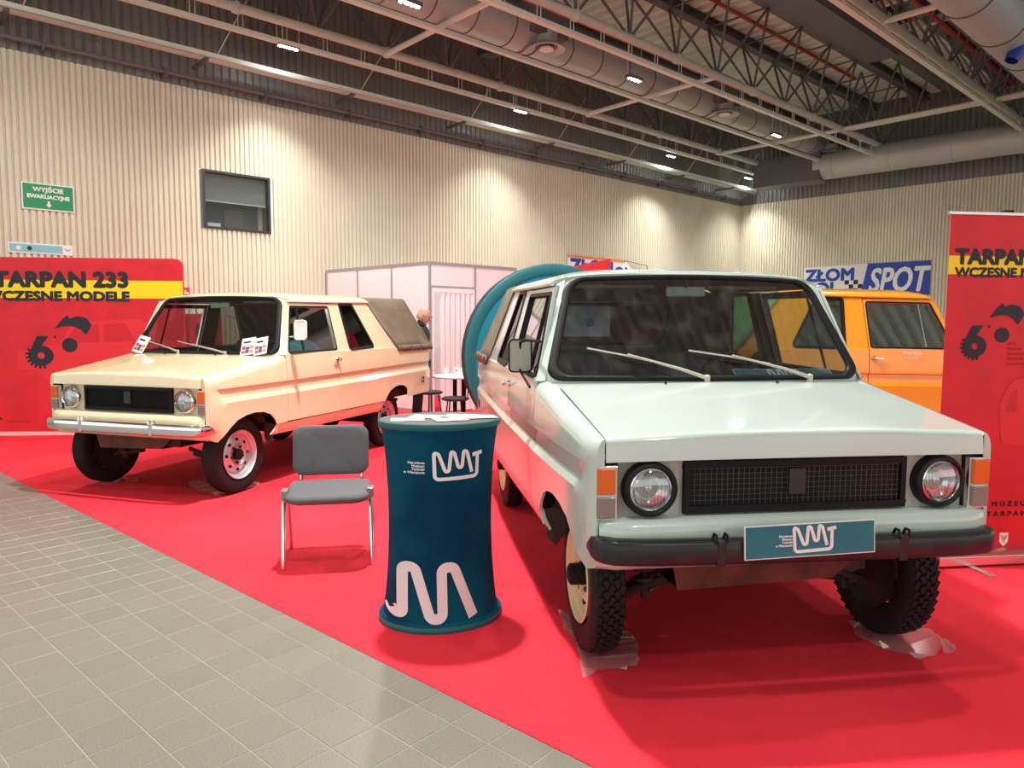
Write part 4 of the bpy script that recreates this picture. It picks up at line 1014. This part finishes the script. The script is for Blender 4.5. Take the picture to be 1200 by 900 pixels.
RED2 = mat('leaflet_red', (.55,.05,.03), .5); BLU2 = mat('leaflet_blue', (.05,.08,.3), .5); ORG2 = mat('leaflet_orange', (.75,.25,.05), .5)
for k, (u, v, w, lab) in enumerate([(-.86,.10,.15,'white picture leaflet under the left end of the cream truck windscreen'),(.66,.09,.15,'white picture leaflet on the cream truck windscreen, left of a pair by the pillar'),(.81,.10,.14,'white picture leaflet on the cream truck windscreen, right of a pair by the pillar')]):
    a = WS(u, v-.13, .03); b_ = WS(u, v+.13, .035); p = cmx @ a; q = cmx @ b_; d = (q-p).normalized(); r_ = (cmx.to_3x3() @ Vector((0,1,0))).normalized(); nn = d.cross(r_)
    if nn.y > 0: nn = -nn; r_ = -r_
    rt = Vector((-r_.x,-r_.y,-r_.z)); rt = d.cross(nn).normalized()
    M_ = Matrix((( *[rt.x, -nn.x, d.x], p.x),( *[rt.y, -nn.y, d.y], p.y),( *[rt.z, -nn.z, d.z], p.z),(0,0,0,1)))
    le = bpy.data.objects.new('leaflet', None); COL.objects.link(le); le.matrix_world = M_; le.empty_display_size = .1; tag(le, lab, 'leaflet', 'leaflets on the cream windscreen')
    MB().box(-w/2,w/2,-.001,.001,0,.185).build('sheet', WHITE, le)
    for j, mm in enumerate((RED2, BLU2, ORG2, RED2, BLU2, ORG2)):
        x0 = -w/2+.01+(j%3)*(w-.02)/3; z0_ = .02+(j//3)*.04; MB().box(x0,x0+(w-.03)/3,-.002,-.0011,z0_,z0_+.03+.008*(j%2)).build('print', mm, le)
    MB().box(-w/2+.02,w/2-.05,-.002,-.0011,.13,.15).build('print', BLK, le)

# ---- red printed walls
BRED = mat('banner_red', (.72,.008,.022), .45, col2=(.60,.006,.018), nscale=3)
YEL = mat('banner_yellow', (.95,.70,.0), .45); NAVY = mat('banner_black', (.012,.014,.022), .5)
LRED = mat('banner_pale_red', (.78,.035,.045), .5); DRED = mat('banner_dark_red', (.48,.006,.018), .5)
def emblem(parent, x0, z0, s):     # s metres per unit of the drawing, (0,0) = lower left of the gear
    f = lambda pts: [(x0+x*s, z0+z*s) for x, z in pts]
    g = lambda pts, nm: MB().poly(f(pts), -.002).build(nm, NAVY, parent, loc=(0,-.0012,0))
    # numeral 6 with gear teeth
    cx, cz, r = 74, 46, 50
    ring = [(cx+r*math.cos(2*PI*i/40), cz+r*math.sin(2*PI*i/40)) for i in range(40)]
    inner = [(cx+17*math.cos(2*PI*i/24), cz+15*math.sin(2*PI*i/24)) for i in range(24)]
    mb = MB(); n = 40; vs = []
    for i in range(n):
        a = 2*PI*i/n; vs += [(x0+(cx+62*math.cos(a)*.95)*s, -.002, z0+(cz+r*math.sin(a))*s), (x0+(cx+17*math.cos(a))*s, -.002, z0+(cz+15*math.sin(a))*s)]
    mb.add(vs, [(2*i,2*((i+1)%n),2*((i+1)%n)+1,2*i+1) for i in range(n)]); mb.build('gear_ring', NAVY, parent)
    g([(18,60),(58,142),(112,142),(70,84),(60,76)], 'numeral_stem')
    mb = MB()
    for k in range(8):
        a = R(150+k*19); T = Matrix.Translation((x0+(cx+58*math.cos(a))*s,-.0008,z0+(cz+50*math.sin(a))*s)) @ Matrix.Rotation(-a,4,'Y'); mb.box(-4*s,15*s,-.0012,0,-6*s,6*s,0,T)
    tag(mb.build('gear_teeth', NAVY, parent), kind='stuff')
    MB().poly(f([(210+37*math.cos(2*PI*i/28), 98+35*math.sin(2*PI*i/28)) for i in range(28)]), -.002).build('disc', NAVY, parent)
    MB().poly(f([(142+6*math.cos(2*PI*i/10), 138+6*math.sin(2*PI*i/10)) for i in range(10)]), -.002).build('eye', NAVY, parent)
    g(fillet([(143,178),(178,222),(205,246),(214,228),(250,240),(295,232),(318,196),(288,146),(268,172),(232,190),(186,190)], [0,6,4,4,30,34,10,3,24,30,20], 5, True), 'mane')
# left one: a wide stretched fabric wall
lb = empty('printed_backdrop', (-4.49,9.83,FZ), R(5), 'red stretched fabric display wall behind the cream truck', 'display wall')
out = fillet([(-3.7,.06),(0,.06),(0,2.40),(-3.7,2.40)], .10, 6, True)
o = MB().poly(out, .06).build('fabric', BRED, lb); 
MB().box(-3.7,0,-.0015,0,1.86,2.10).build('yellow_stripe', YEL, lb)
MB().box(-3.3,-.1,.01,.05,0,.06).build('foot', mat('pale_foot',(.75,.6,.6),.5), lb)
text(lb, 'TARPAN 233', .275, (-.70,-.002,2.015), NAVY, .017, 'RIGHT', .001, sx=1.12)
text(lb, 'WCZESNE MODELE', .168, (-.70,-.002,1.83), NAVY, .011, 'RIGHT', .001, sx=1.26)
emblem(lb, -2.08, .96, .00275)
for i, t_ in enumerate(('60 lat historii','Muzeum Narodowe','Rolnictwa')): text(lb, t_, .045, (-1.38,-.002,.97-i*.05), DRED, 0, 'LEFT', .0006)
def faint_car(parent, x0, z0, s, m1, m2):
    f = lambda pts: [(x0+x*s, z0+z*s) for x, z in pts]
    sil = [(0,.45),(.05,.85),(.9,1.0),(1.25,1.5),(2.6,1.55),(3.3,1.05),(3.6,1.0),(3.6,.5),(3.1,.45),(3.0,.2),(2.7,.2),(2.55,.45),(1.0,.45),(.9,.2),(.6,.2),(.45,.45)]
    MB().poly(f(sil), -.0006).build('car_print', m1, parent)
    MB().poly(f([(1.0,1.02),(1.3,1.42),(1.75,1.44),(1.75,1.05)]), -.0012).build('window_print', m2, parent)
    MB().poly(f([(1.85,1.05),(1.85,1.44),(2.3,1.46),(2.5,1.07)]), -.0012).build('window_print', m2, parent)
PR1 = mat('faint_red_print', (.74,.018,.032), .45); PR2 = mat('faint_dark_print', (.60,.006,.02), .45)
faint_car(lb, -2.2, .62, .62, PR1, PR2)
stroke([(-2.62,.17),(-2.58,.22),(-2.56,.16),(-2.52,.25),(-2.5,.17),(-2.46,.26),(-2.42,.22)], .02, lambda x,z,o: Vector((x,-o-.001,z)), 'signature', NAVY, lb)
text(lb, 'www.muzeum', .05, (-2.36,-.002,.18), DRED, 0, 'LEFT', .0006)
# right one: roll-up
rb = empty('rollup_banner', (2.70,4.44,FZ), R(7), 'red roll-up banner on a silver cassette, right edge of the photo', 'banner')
MB().box(-.0,.85,.03,.034,.09,2.20).build('banner_sheet', BRED, rb)
MB().box(0,.85,.0285,.0298,1.838,1.952).build('yellow_stripe', YEL, rb)
MB().box(-.01,.86,.02,.05,2.20,2.222).build('top_rail', ALU, rb, bevel=.004)
MB().box(.36,.42,.025,.06,2.222,2.235).build('rail_clip', BLK, rb)
MB().poly([(-.08,.012),(-.08,.08),(-.05,.095),(.05,.095),(.09,.07),(.09,.012)], .90, Matrix.Rotation(-PI/2,4,'Z') @ Matrix.Translation((-.03,-.03,0)) ).build('cassette', ALU, rb, bevel=.004)
MB().poly([(-.085,.008),(-.085,.082),(-.05,.10),(.05,.10),(.095,.072),(.095,.008)], .02, Matrix.Rotation(-PI/2,4,'Z') @ Matrix.Translation((-.03,-.05,0))).build('end_cap', mat('maroon_cap',(.10,.04,.045),.5), rb)
MB().box(.17,.21,-.20,.0,.004,.012).box(.165,.215,-.235,-.19,0,.012).build('foot', ALU, rb, bevel=.003)
MB().tube([(.42,.07,.09),(.42,.07,2.2)], .01, 8).build('mast', ALU, rb, 40)
rs_ = empty('artwork', (0,.028,0), parent=rb)
def rt_(*a, **k): o = text(rb, *a, **k); o.location.y += .028; return o
rt_('TARPAN 233', .125, (.045,0,1.905), NAVY, .0075, 'LEFT', .0006, sx=1.12); rt_('WCZESNE MODELE', .078, (.045,0,1.825), NAVY, .0042, 'LEFT', .0006, sx=1.16)
emblem(rs_, .105, 1.33, .00135)
for i, t_ in enumerate(('60 lat','Muzeum','Narodowego','Rolnictwa','w Szreniawie')): rt_(t_, .030, (.43,0,1.40-i*.032), DRED, 0, 'LEFT', .0004)
rt_('M U Z E U M', .045, (.385,0,.365), NAVY, .0015, 'LEFT', .0005, sx=1.2); rt_('T A R P A N A', .045, (.355,0,.30), NAVY, .0015, 'LEFT', .0005, sx=1.2)
rt_('POLSKA', .030, (.20,0,.128), NAVY, 0, 'LEFT', .0004)
MB().poly([(.455,.19),(.455,.13),(.485,.10),(.515,.13),(.515,.19)], -.001).build('shield', WHITE, rs_)
MB().poly([(.478,.165),(.462,.18),(.468,.15),(.478,.14),(.485,.12),(.492,.14),(.502,.15),(.508,.18),(.492,.165),(.485,.175)], -.0018).build('eagle', mat('eagle_tan',(.55,.35,.15),.5), rs_)
MB().poly([(.40,1.02),(.45,1.14),(.50,1.18),(.84,1.22),(.84,.70),(.43,.78),(.41,.86)], -.0006).build('car_print', PR1, rs_)
MB().poly([(.44,.98),(.47,1.10),(.52,1.12),(.52,.97)], -.0012).build('window_print', PR2, rs_)

# ---- teal disc stand
dk = empty('round_backdrop', (.50,8.9,1.135), R(16), 'large round teal and blue backdrop disc standing behind the green truck', 'backdrop')
FACE = mat('disc_blue', (.0,.17,.36), .5, col2=(.0,.20,.27), nscale=1.1)
T = Matrix.Rotation(PI/2,4,'X')
MB().lathe([(0,.07),(1.0,.07),(1.0,.075)], 72, T).build('blue_face', FACE, dk, 40)
MB().lathe([(1.0,.06),(1.0,.082),(1.03,.09),(1.115,.09),(1.13,.08)], 72, T).build('teal_rim', mat('disc_teal',(.004,.12,.14),.5), dk, 35)
MB().lathe([(1.13,.08),(1.135,.06),(1.135,-.09),(1.11,-.10),(0,-.10)], 72, T).build('dark_edge', mat('disc_edge',(.006,.03,.05),.6), dk, 35)
MB().box(-.5,.5,-.25,.25,-1.131,-1.10).build('base_plate', BLK, dk)
tag(MB().poly([(0,0),(.5,0),(.5,2.478),(-.14,2.355),(-.14,0)], .04).build('flag_banner', BRED, None, loc=(.93,10.5,FZ)), 'red slanted banner top showing above the teal disc', 'banner')

# ---- white exhibition booth with folding door
bo = empty('exhibition_booth', (-1.39,12.14,FZ), 0, 'white exhibition booth of framed panels with folding door', 'booth')
BH = 2.58
PAN = mat('white_panel', (.82,.79,.80), .5); POST = mat('grey_post', (.36,.36,.38), .4, .4)
LD = Vector((math.cos(R(138.2)),math.sin(R(138.2)),0)); RD = Vector((math.cos(R(42.4)),math.sin(R(42.4)),0))
K1 = RD*1.96
def bpanel(p, d, L, z0=.03, z1=BH-.05, nm='panel'):
    a = math.atan2(d.y,d.x); o = MB().box(.02,L-.02,-.004,.004,z0,z1).build(nm, PAN, bo, loc=p); o.rotation_euler = (0,0,a)
    for zz in (z0-.03, z1):
        r_ = MB().box(.02,L-.02,-.012,.012,zz,zz+.05).build('rail', POST, bo, loc=p); r_.rotation_euler = (0,0,a)
def bpost(p): MB().lathe([(.024,0),(.024,BH),(0,BH)], 8).build('post', POST, bo, loc=p)
for i in range(4): bpost(LD*i*1.0)
for i in range(3): bpanel(LD*i*1.0, LD, 1.0); bpanel(K1+LD*i*1.0, LD, 1.0)
bpost(RD*.98); bpost(K1); 
for i in range(1,4): bpost(K1+LD*i*1.0)
bpanel(RD*.98, RD, .98); bpanel(Vector((0,0,0)), RD, .98, 2.16, BH-.05)
hd = MB().box(.03,.95,-.03,.03,2.07,2.14).build('door_header', WHITE, bo); hd.rotation_euler = (0,0,R(42.4))
for x in (.03,.92): j = MB().box(x,x+.035,-.03,.03,0,2.08).build('door_jamb', WHITE, bo); j.rotation_euler = (0,0,R(42.4))
fd = empty('folding_door', (0,0,0), R(42.4), parent=bo)
x = .22
while x < .90:
    MB().add([(x,0,.02),(x+.055,-.035,.02),(x+.11,0,.02),(x,0,2.06),(x+.055,-.035,2.06),(x+.11,0,2.06)], [(0,1,4,3),(1,2,5,4)]).build('door_fold', mat('door_white',(.80,.79,.82),.4), fd); x += .11
MB().box(.05,.22,.6,.62,0,2.05).build('shade_board', PAN, fd)
# ---- round table, cups, bistro chairs
WT = mat('white_laminate', (.82,.80,.80), .35)
tb = empty('round_table', (-.76,10.75,FZ), 0, 'white round bistro table with black legs in front of the booth door', 'table')
MB().lathe([(0,.73),(.44,.73),(.45,.74),(.45,.755),(.44,.76),(0,.76)], 40).build('table_top', WT, tb, 40)
for x in (-.10,.03): MB().box(x-.03,x+.03,-.02,.02,.02,.73).build('leg', BLK, tb)
MB().lathe([(.24,0),(.24,.015),(.03,.03),(0,.03)], 24).build('base', BLK, tb, 40)
for i, (x, y, lab) in enumerate([(-.98,10.62,'leftmost white paper cup on the round table'),(-.84,10.80,'second white paper cup from the left on the round table'),(-.77,10.58,'third white paper cup from the left on the round table'),(-.70,10.62,'fourth white paper cup from the left on the round table'),(-.64,10.72,'white paper cup on the round table nearest the teal disc')]):
    cu = empty('paper_cup', (x,y,.764), 0, lab, 'cup', 'paper cups on the round table')
    MB().lathe([(.030,0),(.042,.115),(.044,.118),(.044,.122),(.040,.120),(.028,.004),(0,.004)], 20).build('cup_wall', WHITE, cu, 40)
    if i == 1: MB().lathe([(.012,0),(.012,.003),(0,.003)], 12, Matrix.Translation((0,-.037,.07)) @ Matrix.Rotation(PI/2,4,'X')).build('dark_emblem', mat('cup_brown',(.10,.05,.03),.5), cu)
def bistro(x, y, rz, lab):
    c = empty('bistro_chair', (x,y,FZ), rz, lab, 'chair', 'black chairs at the round table')
    MB().lathe([(0,.44),(.17,.44),(.20,.455),(.20,.475),(.17,.49),(0,.492)], 28).build('seat', mat('black_seat',(.03,.028,.032),.6), c, 40)
    for a in (45,135,225,315): MB().tube([(.13*math.cos(R(a)),.13*math.sin(R(a)),.45),(.20*math.cos(R(a)),.20*math.sin(R(a)),0)], .010, 6).build('leg', BLK, c, 40)
    vs = []
    for i in range(9):
        a = R(50+80*i/8); vs += [(.21*math.cos(a),.21*math.sin(a),.62),(.21*math.cos(a),.21*math.sin(a),.80)]
    MB().add(vs, [(2*i,2*i+2,2*i+3,2*i+1) for i in range(8)]).build('backrest', mat('black_seat',(.03,.028,.032),.6), c, 60).modifiers.new('s','SOLIDIFY').thickness = .015
    for a in (55,125): MB().tube([(.19*math.cos(R(a)),.19*math.sin(R(a)),.45),(.215*math.cos(R(a)),.215*math.sin(R(a)),.7)], .008, 6).build('back_post', BLK, c, 40)
bistro(-.81,10.20,R(-95),'black round-seated chair in front of the round table'); bistro(-1.28,11.15,R(60),'black chair behind the round table, beside the standing man'); bistro(-.24,10.30,R(-60),'black chair at the round table, partly hidden by the teal disc')

# ---- left wall signs
wf_ = lambda t, z: hall(t, 12.975, z)
es_ = empty('exit_sign', wf_(1.87,3.235), AL, 'green emergency exit sign high on the left wall', 'sign')
GRN = mat('exit_green', (.0,.30,.10), .4)
MB().box(0,.69,-.03,0,0,.40).build('white_frame', WHITE, es_); MB().box(.02,.67,-.033,-.029,.02,.38).build('green_panel', GRN, es_)
text(es_, 'WYJŚCIE', .088, (.345,-.0335,.275), WHITE, .0045, 'CENTER', .001, sx=1.12); text(es_, 'EWAKUACYJNE', .078, (.345,-.0335,.175), WHITE, .0045, 'CENTER', .001, sx=1.0)
MB().poly([(.330,.14),(.330,.09),(.305,.09),(.345,.04),(.385,.09),(.360,.09),(.360,.14)], -.002, Matrix.Translation((0,-.033,0))).build('arrow', WHITE, es_)
ib = empty('information_sign', wf_(1.67,2.575), AL, 'narrow pale blue information sign above the red display wall', 'sign')
MB().box(0,.83,-.02,0,0,.155).build('white_frame', WHITE, ib); MB().box(.02,.70,-.022,-.019,.02,.135).build('blue_panel', mat('pale_blue',(.22,.58,.62),.4), ib)
for x, m_ in ((.13,WHITE),(.27,NAVY)): MB().lathe([(.032,0),(.032,.002),(0,.002)], 20, Matrix.Translation((x,-.022,.078)) @ Matrix.Rotation(PI/2,4,'X')).build('round_icon', m_, ib)
stroke([(.73,.10),(.765,.065),(.80,.10)], .008, lambda x,z,o: Vector((x,-.021-o,z)), 'arrow_mark', NAVY, ib)
fs_ = empty('hydrant_sign', wf_(4.11,1.98), AL, 'small red and white fire hydrant sign on the left wall', 'sign')
MB().box(0,.13,-.01,0,0,.17).build('red_panel', mat('sign_red',(.65,.02,.03),.4), fs_); MB().box(.03,.07,-.012,-.009,.05,.12).box(.08,.11,-.012,-.009,.05,.09).build('pictogram', WHITE, fs_)
fc = empty('hydrant_cabinet', wf_(4.15,1.10), AL, 'red fire hydrant cabinet seen through the cream truck windscreen', 'cabinet')
MB().box(0,.55,-.2,-.005,0,.60).build('body', mat('cabinet_red',(.55,.015,.03),.4), fc, bevel=.01); MB().box(.10,.22,-.204,-.2,.22,.42).build('glass_slot', mat('slot_dark',(.12,.02,.03),.3), fc); MB().box(.38,.50,-.203,-.2,.45,.55).build('label', WHITE, fc)
rsn = empty('round_sign', wf_(4.42,1.76), AL, 'white sign with dark ring on the left wall above the cabinet', 'sign')
MB().box(-.15,.15,-.008,0,-.15,.15).build('board', WHITE, rsn); MB().tube([(.09*math.cos(2*PI*i/24),-.01,.09*math.sin(2*PI*i/24)) for i in range(24)], .01, 5, closed=True).build('ring', NAVY, rsn)
# ---- ZLOMBOL banners
BLUE = mat('banner_blue', (.012,.06,.40), .5); WB = mat('banner_white', (.85,.84,.82), .6, noise=.05, nscale=3)
zb = empty('wall_banner', CORNER+B*2.25+Vector((math.sin(BR),-math.cos(BR),0))*.05+Vector((0,0,2.42)), BR, 'white and blue SPOT banner on the right wall', 'banner')
MB().poly([(0,0),(1.85,0),(1.95,.96),(0,.93)], .01).build('white_sheet', WB, zb); MB().poly([(1.72,0),(3.58,0),(3.58,.96),(1.90,.96)], .01, Matrix.Translation((0,-.006,0))).build('blue_sheet', BLUE, zb)
text(zb, 'ZŁOM', .50, (.06,-.004,.50), BLUE, .024, 'LEFT', .003, sx=1.08); text(zb, 'BOL', .50, (.06,-.004,.09), BLUE, .024, 'LEFT', .003, sx=1.08)
text(zb, 'SPOT', .98, (1.93,-.012,.12), WHITE, .022, 'LEFT', .003, shear=.22, sx=.66)
mb = MB()
for i in range(4):
    for j in range(3):
        if (i+j)%2 == 0: mb.box(1.25+i*.13,1.38+i*.13,-.004,-.001,.1+j*.13,.23+j*.13)
mb.build('checker', NAVY, zb)
zl = empty('wall_banner', hall(13.66,12.93,2.45), AL, 'white banner with orange scalloped top, left wall behind the disc', 'banner')
MB().poly([(0,0),(3.2,0),(3.2,.35),(2.35,.86),(0,.86)], .01).build('white_sheet', WB, zl)
text(zl, 'ZŁOM', .55, (.10,-.004,.42), BLUE, .024, 'LEFT', .003, sx=1.15); text(zl, 'BOL', .55, (1.55,-.004,.30), BLUE, .024, 'LEFT', .003)
OR_ = mat('orange_trim', (.85,.22,.04), .6)
MB().box(0,2.35,-.006,.012,.86,.895).build('orange_trim', OR_, zl)
mb = MB()
for i in range(26): mb.poly([(i*.09,.86),(i*.09+.045,.80),(i*.09+.09,.86)], .004, Matrix.Translation((0,-.006,0)))
tag(mb.build('scallops', OR_, zl), kind='stuff')
MB().tube([(2.35,0,.88),(3.35,0,.80),(3.35,0,.3)], .008, 5).build('cord', NAVY, zl)
# ---- blue spotlight at top right
sp_ = empty('spotlight', hall(14.35,3.47,6.05), 0, 'blue stage spotlight hanging at the top right corner', 'spotlight')
MB().lathe([(.10,-.18),(.13,0),(.11,.12),(0,.16)], 20, Matrix.Rotation(R(25),4,'Y')).build('housing', mat('stage_blue',(.01,.05,.35),.4), sp_, 40)
MB().tube([(0,0,.15),(0,0,.7)], .02, 8).build('hanger', DSTEEL, sp_)
sk = empty('ceiling_speaker', hall(9.4,10.9,6.75), AL, 'dark blue box speaker hanging below the round duct', 'speaker')
MB().poly([(-.2,0),(.2,.04),(.16,.3),(-.2,.3)], .3).build('cabinet', mat('speaker_blue',(.02,.03,.05),.5), sk, bevel=.01)
MB().tube([(0,.15,.3),(0,.15,.9)], .012, 6).build('hanger', DSTEEL, sk)

# ================================================================ PERSON
pe = empty('person', (-1.40,10.62,FZ), R(-6), 'bald man in glasses and dark jacket standing behind the cream truck', 'person')
SKIN = mat('skin', (.62,.30,.20), .5); JEAN = mat('dark_jeans', (.012,.022,.05), .8); JACK = mat('dark_jacket', (.028,.026,.02), .8, noise=.2, nscale=20)
def skin_body(name, joints, edges, m, parent, sub=2):
    me = bpy.data.meshes.new(name); me.from_pydata([j[0] for j in joints], edges, []); me.materials.append(m)
    o = bpy.data.objects.new(name, me); COL.objects.link(o); o.parent = parent
    s = o.modifiers.new('skin','SKIN'); 
    if not me.skin_vertices: 
        bpy.context.view_layer.objects.active = o
    for i, j in enumerate(joints):
        sv = me.skin_vertices[0].data[i]; sv.radius = (j[1], j[2] if len(j) > 2 else j[1]); sv.use_root = (i == 0)
    s.use_smooth_shade = True
    u = o.modifiers.new('sub','SUBSURF'); u.levels = sub; u.render_levels = sub
    return o
# faces +x (towards the booth door), leaning slightly forward
J = [((0,0,.95),.17,.14),((.02,0,1.15),.175,.15),((.04,0,1.34),.185,.15),((.06,0,1.46),.13,.12),((.06,0,1.52),.062,.062),((.07,0,1.55),.05,.05),
     ((.04,-.20,1.44),.072),((.04,-.24,1.14),.047),((.14,-.235,.96),.036),((.16,-.225,.91),.028),
     ((.04,.20,1.44),.072),((.04,.25,1.14),.047),((.13,.24,.92),.036),
     ((0,-.10,.88),.10),((.03,-.11,.50),.066),((0,-.11,.12),.045),((.12,-.12,.05),.04),
     ((0,.10,.88),.10),((-.02,.11,.50),.066),((-.06,.11,.12),.045),((.06,.12,.05),.04)]
Ed = [(0,1),(1,2),(2,3),(3,4),(4,5),(2,6),(6,7),(7,8),(8,9),(2,10),(10,11),(11,12),(0,13),(13,14),(14,15),(15,16),(0,17),(17,18),(18,19),(19,20)]
skin_body('body', J, Ed, JACK, pe)
skin_body('trousers', [((0,0,.93),.165,.135),((0,-.10,.86),.115),((.03,-.11,.50),.085),((0,-.11,.12),.075),((0,.10,.86),.115),((-.02,.11,.50),.085),((-.06,.11,.12),.075)], [(0,1),(1,2),(2,3),(0,4),(4,5),(5,6)], JEAN, pe)
skin_body('neck', [((.06,0,1.46),.06),((.07,0,1.55),.058),((.08,0,1.61),.055)], [(0,1),(1,2)], SKIN, pe)
def head():
    bm = bmesh.new(); bmesh.ops.create_uvsphere(bm, u_segments=40, v_segments=28, radius=1)
    for v in bm.verts:
        x, y, z = v.co; X = x*.098; Y = y*.076; Z = z*.118
        if z < -.1: t = min(1,(-z-.1)/.9); X = X*(1-.30*t) + .018*t; Y *= (1-.38*t)
        if x > .3 and z > .1: X -= .008*(x-.3)
        if x > .5: # brow, nose, mouth, chin
            X += .008*math.exp(-((z-.22)/.07)**2)
            X += .030*math.exp(-(y/.16)**2)*math.exp(-((z+.14)/.13)**2)
            X += .014*math.exp(-(y/.13)**2)*math.exp(-((z-.05)/.16)**2)
            X -= .008*math.exp(-((abs(y)-.36)/.14)**2)*math.exp(-((z-.10)/.08)**2)
            X += .008*math.exp(-(y/.3)**2)*math.exp(-((z+.46)/.06)**2)+.005*math.exp(-(y/.3)**2)*math.exp(-((z+.58)/.05)**2)-.004*math.exp(-(y/.3)**2)*math.exp(-((z+.52)/.02)**2)
            X += .014*math.exp(-(y/.3)**2)*math.exp(-((z+.86)/.14)**2)
        v.co = (X, Y, Z)
    me = bpy.data.meshes.new('head'); bm.to_mesh(me); bm.free(); me.materials.append(SKIN); return me
hd_ = fin(head(), 'head', pe, 80); hd_.location = (.095,0,1.640); hd_.scale = (1.1,1.1,1.1); hd_.rotation_euler = (0, R(16), R(-14))
GH = mat('grey_hair', (.50,.40,.34), .9)
mb = MB()     # fringe of short hair round the back of the head
for k in range(9):
    pass
vs = []; n1 = 20
for i in range(n1+1):
    a = R(78+204*i/n1)
    for zz, ex in ((-.45,1.0),(-.15,1.03),(.12,1.035),(.30,1.0)):
        c_ = math.sqrt(max(0,1-zz*zz)); vs.append((math.cos(a)*.098*c_*ex*1.01, math.sin(a)*.076*c_*ex*1.03, zz*.118))
mb.add(vs, [(i*4+k,(i+1)*4+k,(i+1)*4+k+1,i*4+k+1) for i in range(n1) for k in range(3)]).build('hair', GH, hd_, 60)
for sg in (1,-1):
    MB().lathe([(.004,0),(.017,.004),(.020,.012),(.015,.014),(.0,.008)], 14, Matrix.Translation((-.008,sg*.070,.002)) @ Matrix.Rotation(-sg*R(75),4,'X') @ Matrix.Diagonal((1,1.5,1,1))).build('ear', SKIN, hd_, 60)
    MB().lathe([(0,.011),(.008,.008),(.011,0),(.008,-.008),(0,-.011)], 14, Matrix.Translation((.079,sg*.028,.014))).build('eye', WHITE, hd_, 60)
    MB().tube([(.100+.0*math.cos(2*PI*i/16), sg*.031+.020*math.cos(2*PI*i/16), .012+.015*math.sin(2*PI*i/16)) for i in range(16)], .0022, 5, closed=True).tube([(.10,sg*.05,.015),(.075,sg*.070,.016),(-.01,sg*.078,.014)], .002, 5).build('glasses', BLK, hd_)
MB().tube([(.074,-.022,-.062),(.080,0,-.061),(.074,.022,-.062)], .0025, 5).build('lips', mat('lips',(.45,.16,.13),.5), hd_)
# collar of the jacket and hands with five fingers
skin_body('collar', [((.045,-.07,1.545),.035),((.03,0,1.565),.04),((.045,.07,1.545),.035),((.12,.07,1.51),.03),((.12,-.07,1.51),.03)], [(0,1),(1,2),(2,3),(0,4)], JACK, pe)
def hand(c, sg):
    h = empty('hand', c, 0, parent=pe); h.rotation_euler = (0,R(20),0)
    jo = [((0,0,.02),.026,.020),((.005,0,-.035),.036,.017),((.01,0,-.075),.034,.016)]; ed = [(0,1),(1,2)]
    for q, (yy, L) in enumerate(((-.028,.060),(-.010,.070),(.010,.066),(.028,.052))):
        b_ = len(jo); jo += [((.012+.0,yy,-.085),.010,.010),((.024,yy*1.1,-.085-L*.45),.009,.009),((.044,yy*1.1,-.085-L*.85),.0075,.0075)]; ed += [(2,b_),(b_,b_+1),(b_+1,b_+2)]
    b_ = len(jo); jo += [((.030,sg*.018,-.035),.012,.012),((.048,sg*.022,-.065),.010,.010),((.058,sg*.018,-.088),.008,.008)]; ed += [(1,b_),(b_,b_+1),(b_+1,b_+2)]
    skin_body('palm_and_fingers', jo, ed, SKIN, h, 1)
hand((.16,-.225,.915), 1); hand((.145,.24,.90), -1)
for y, x in ((-.115,.05),(.115,-.01)): MB().box(x-.12,x+.16,y-.05,y+.05,0,.07).build('shoe', BLK, pe, bevel=.025)
